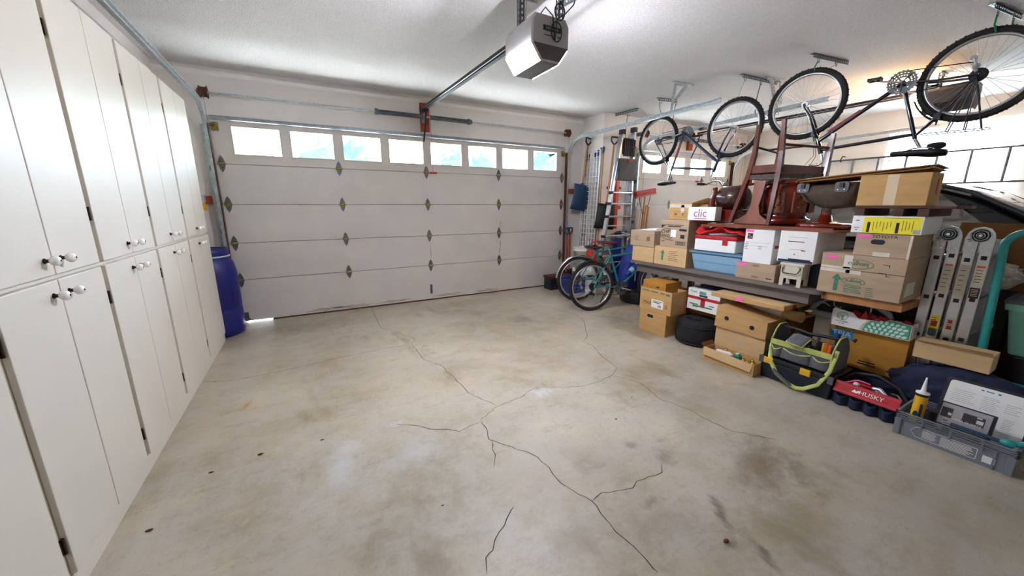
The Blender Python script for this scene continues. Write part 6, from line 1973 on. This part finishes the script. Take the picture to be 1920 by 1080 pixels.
part(MB().taper((4.93, .22), (.19, .29), (.185, .285), .80, .83).taper((4.93, .22), (.15, .25), (.13, .23), .83, .86), 'lid', 'grey_plastic', t, bevel=.008)
w_ = wob(.16, 77)
b = MB().sphere((0, 0, 0), 1, 22, 14)
bb = MB()
bb.add([(5.06 + .10 * v.x * (1 + w_(v * 1.8)), .62 + .12 * v.y * (1 + w_(v * 2.1)), .93 + .10 * v.z * (1 + w_(v * 1.6))) for v in b.v], b.f, False)
single(bb, 'crumpled_paper', 'rag', 'crumpled pale paper and rags between the ladder and hand truck', 'paper', (5.06, .60, .83))
single(B((4.98, .50, .0), (5.15, .72, .83)), 'storage_crate', 'black', 'dark tall crate hidden under the crumpled paper', 'crate', (4.82, .6, 0), bevel=.006)

# ------------------------------------------------------------------ long ladder hung on the right wall
t = thing('extension_ladder', 'long aluminium ladder hung sideways on the wall before the curtain', 'ladder', (9.12, 2.2, 1.74))
for z in (2.19, 1.74):
    part(MB().box((9.10, .9, z - .012), (9.15, 3.36, z - .006)).box((9.10, .9, z + .006), (9.15, 3.36, z + .012)).box((9.145, .9, z - .012), (9.15, 3.36, z + .012)), 'rail', 'galv_dark', t)
for k in range(8):
    y = 1.05 + .33 * k
    part(MB().cyl((9.125, y, 1.735), (9.125, y, 2.195), .016, n=10), 'rung', 'galv_dark', t)
for y in (3.2, 1.15):
    part(MB().tube([(9.25, y, 2.26), (9.14, y, 2.26), (9.09, y, 2.20), (9.09, y, 2.17), (9.12, y, 2.165)], .008, 6), 'wall_hook', 'steel_dark', t)

# ------------------------------------------------------------------ car in the second bay
t = thing('car', 'dark sport utility car parked in the second bay behind the boxes', 'car', (7.25, 1.8, 0))
X0, X1 = 6.36, 8.14
XM = (X0 + X1) / 2


def body_ring(y, hw, zb_, zw, zt):
    return [(XM - hw * .92, y, zb_), (XM - hw, y, zb_ + .18), (XM - hw, y, zw - .12), (XM - hw * .95, y, zw), (XM - hw * .5, y, zt), (XM, y, zt + .015), (XM + hw * .5, y, zt), (XM + hw * .95, y, zw), (XM + hw, y, zw - .12), (XM + hw, y, zb_ + .18), (XM + hw * .92, y, zb_)]


part(MB().loft([body_ring(*q) for q in ((-.92, .60, .35, .62, .66), (-.88, .78, .28, .74, .78), (-.6, .86, .25, .92, .96), (.0, .89, .24, .99, 1.04), (.50, .89, .24, 1.03, 1.09), (1.4, .89, .24, 1.05, 1.08), (3.2, .89, .24, 1.06, 1.09), (3.75, .87, .26, 1.04, 1.06), (3.92, .8, .32, .95, .98))]), 'body', 'car_paint', t)


def cab_ring(y, wb_, wt, zb_, zt):
    return [(XM - wb_, y, zb_), (XM - wt - .03, y, zt - .07), (XM - wt + .06, y, zt), (XM, y, zt + .025), (XM + wt - .06, y, zt), (XM + wt + .03, y, zt - .07), (XM + wb_, y, zb_)]


part(MB().loft([cab_ring(*q) for q in ((.36, .83, .78, 1.05, 1.10), (.70, .85, .72, 1.05, 1.33), (1.05, .86, .66, 1.05, 1.53), (1.32, .86, .64, 1.05, 1.615), (1.8, .86, .64, 1.05, 1.65), (2.8, .86, .64, 1.05, 1.64), (3.4, .85, .62, 1.05, 1.56), (3.7, .83, .66, 1.05, 1.25))]), 'cabin', 'car_paint', t)
for s in (-1, 1):
    pts = [(XM + s * .82, .42, 1.10), (XM + s * .75, .78, 1.36), (XM + s * .675, 1.12, 1.555), (XM + s * .64, 1.36, 1.635), (XM + s * .63, 2.0, 1.66), (XM + s * .63, 3.0, 1.65)]
    part(MB().tube(pts, .038, 8, flat=.5), 'roof_pillar', 'black', t)
    sg_ = MB().add([(XM + s * .872, .75, 1.07), (XM + s * .872, 3.3, 1.07), (XM + s * .70, 3.15, 1.55), (XM + s * .69, 1.35, 1.565)], [(0, 1, 2, 3), (3, 2, 1, 0)])
    part(sg_, 'side_glass', 'car_glass', t)
    for y in (-.1, 2.9):
        w = part(MB().lathe([(.18, -.1), (.30, -.1), (.34, -.06), (.34, .06), (.30, .1), (.18, .1)], 32, Mx.Translation((XM + s * .80, y, .34)) @ Mx.Rotation(pi / 2, 4, 'Y')), 'wheel', 'rubber', t)
        part(MB().lathe([(.001, .09), (.05, .1), (.2, .08), (.2, -.08), (.001, -.09)], 24, Mx.Translation((XM + s * .80, y, .34)) @ Mx.Rotation(s * pi / 2, 4, 'Y')), 'wheel_disc', 'alu', w)
    part(MB().sphere((XM + s * 1.0, .95, 1.12), .1, 12, 8, (1, .6, .8)), 'mirror', 'car_paint', t)
    part(MB().sphere((XM + s * .58, -.84, .74), .12, 12, 8, (1, .5, .6)), 'headlight', 'lt_grey', t)
part(MB().grid([[(XM + u * (.78 - .12 * v), .40 + .72 * v - .06 * (1 - u * u), 1.105 + .455 * v + .012) for u in (-1, -.6, -.2, .2, .6, 1)] for v in (0, .33, .66, 1)], thick=(0, .012, -.012)), 'windshield', 'car_glass', t)
part(MB().add([(XM - .55, .52, 1.165), (XM + .0, .47, 1.165), (XM + .05, .66, 1.285), (XM - .42, .70, 1.285)], [(0, 1, 2, 3)]), 'glass_reflection', 'mint', t)  # pale patch painted in for a window reflected in the windshield
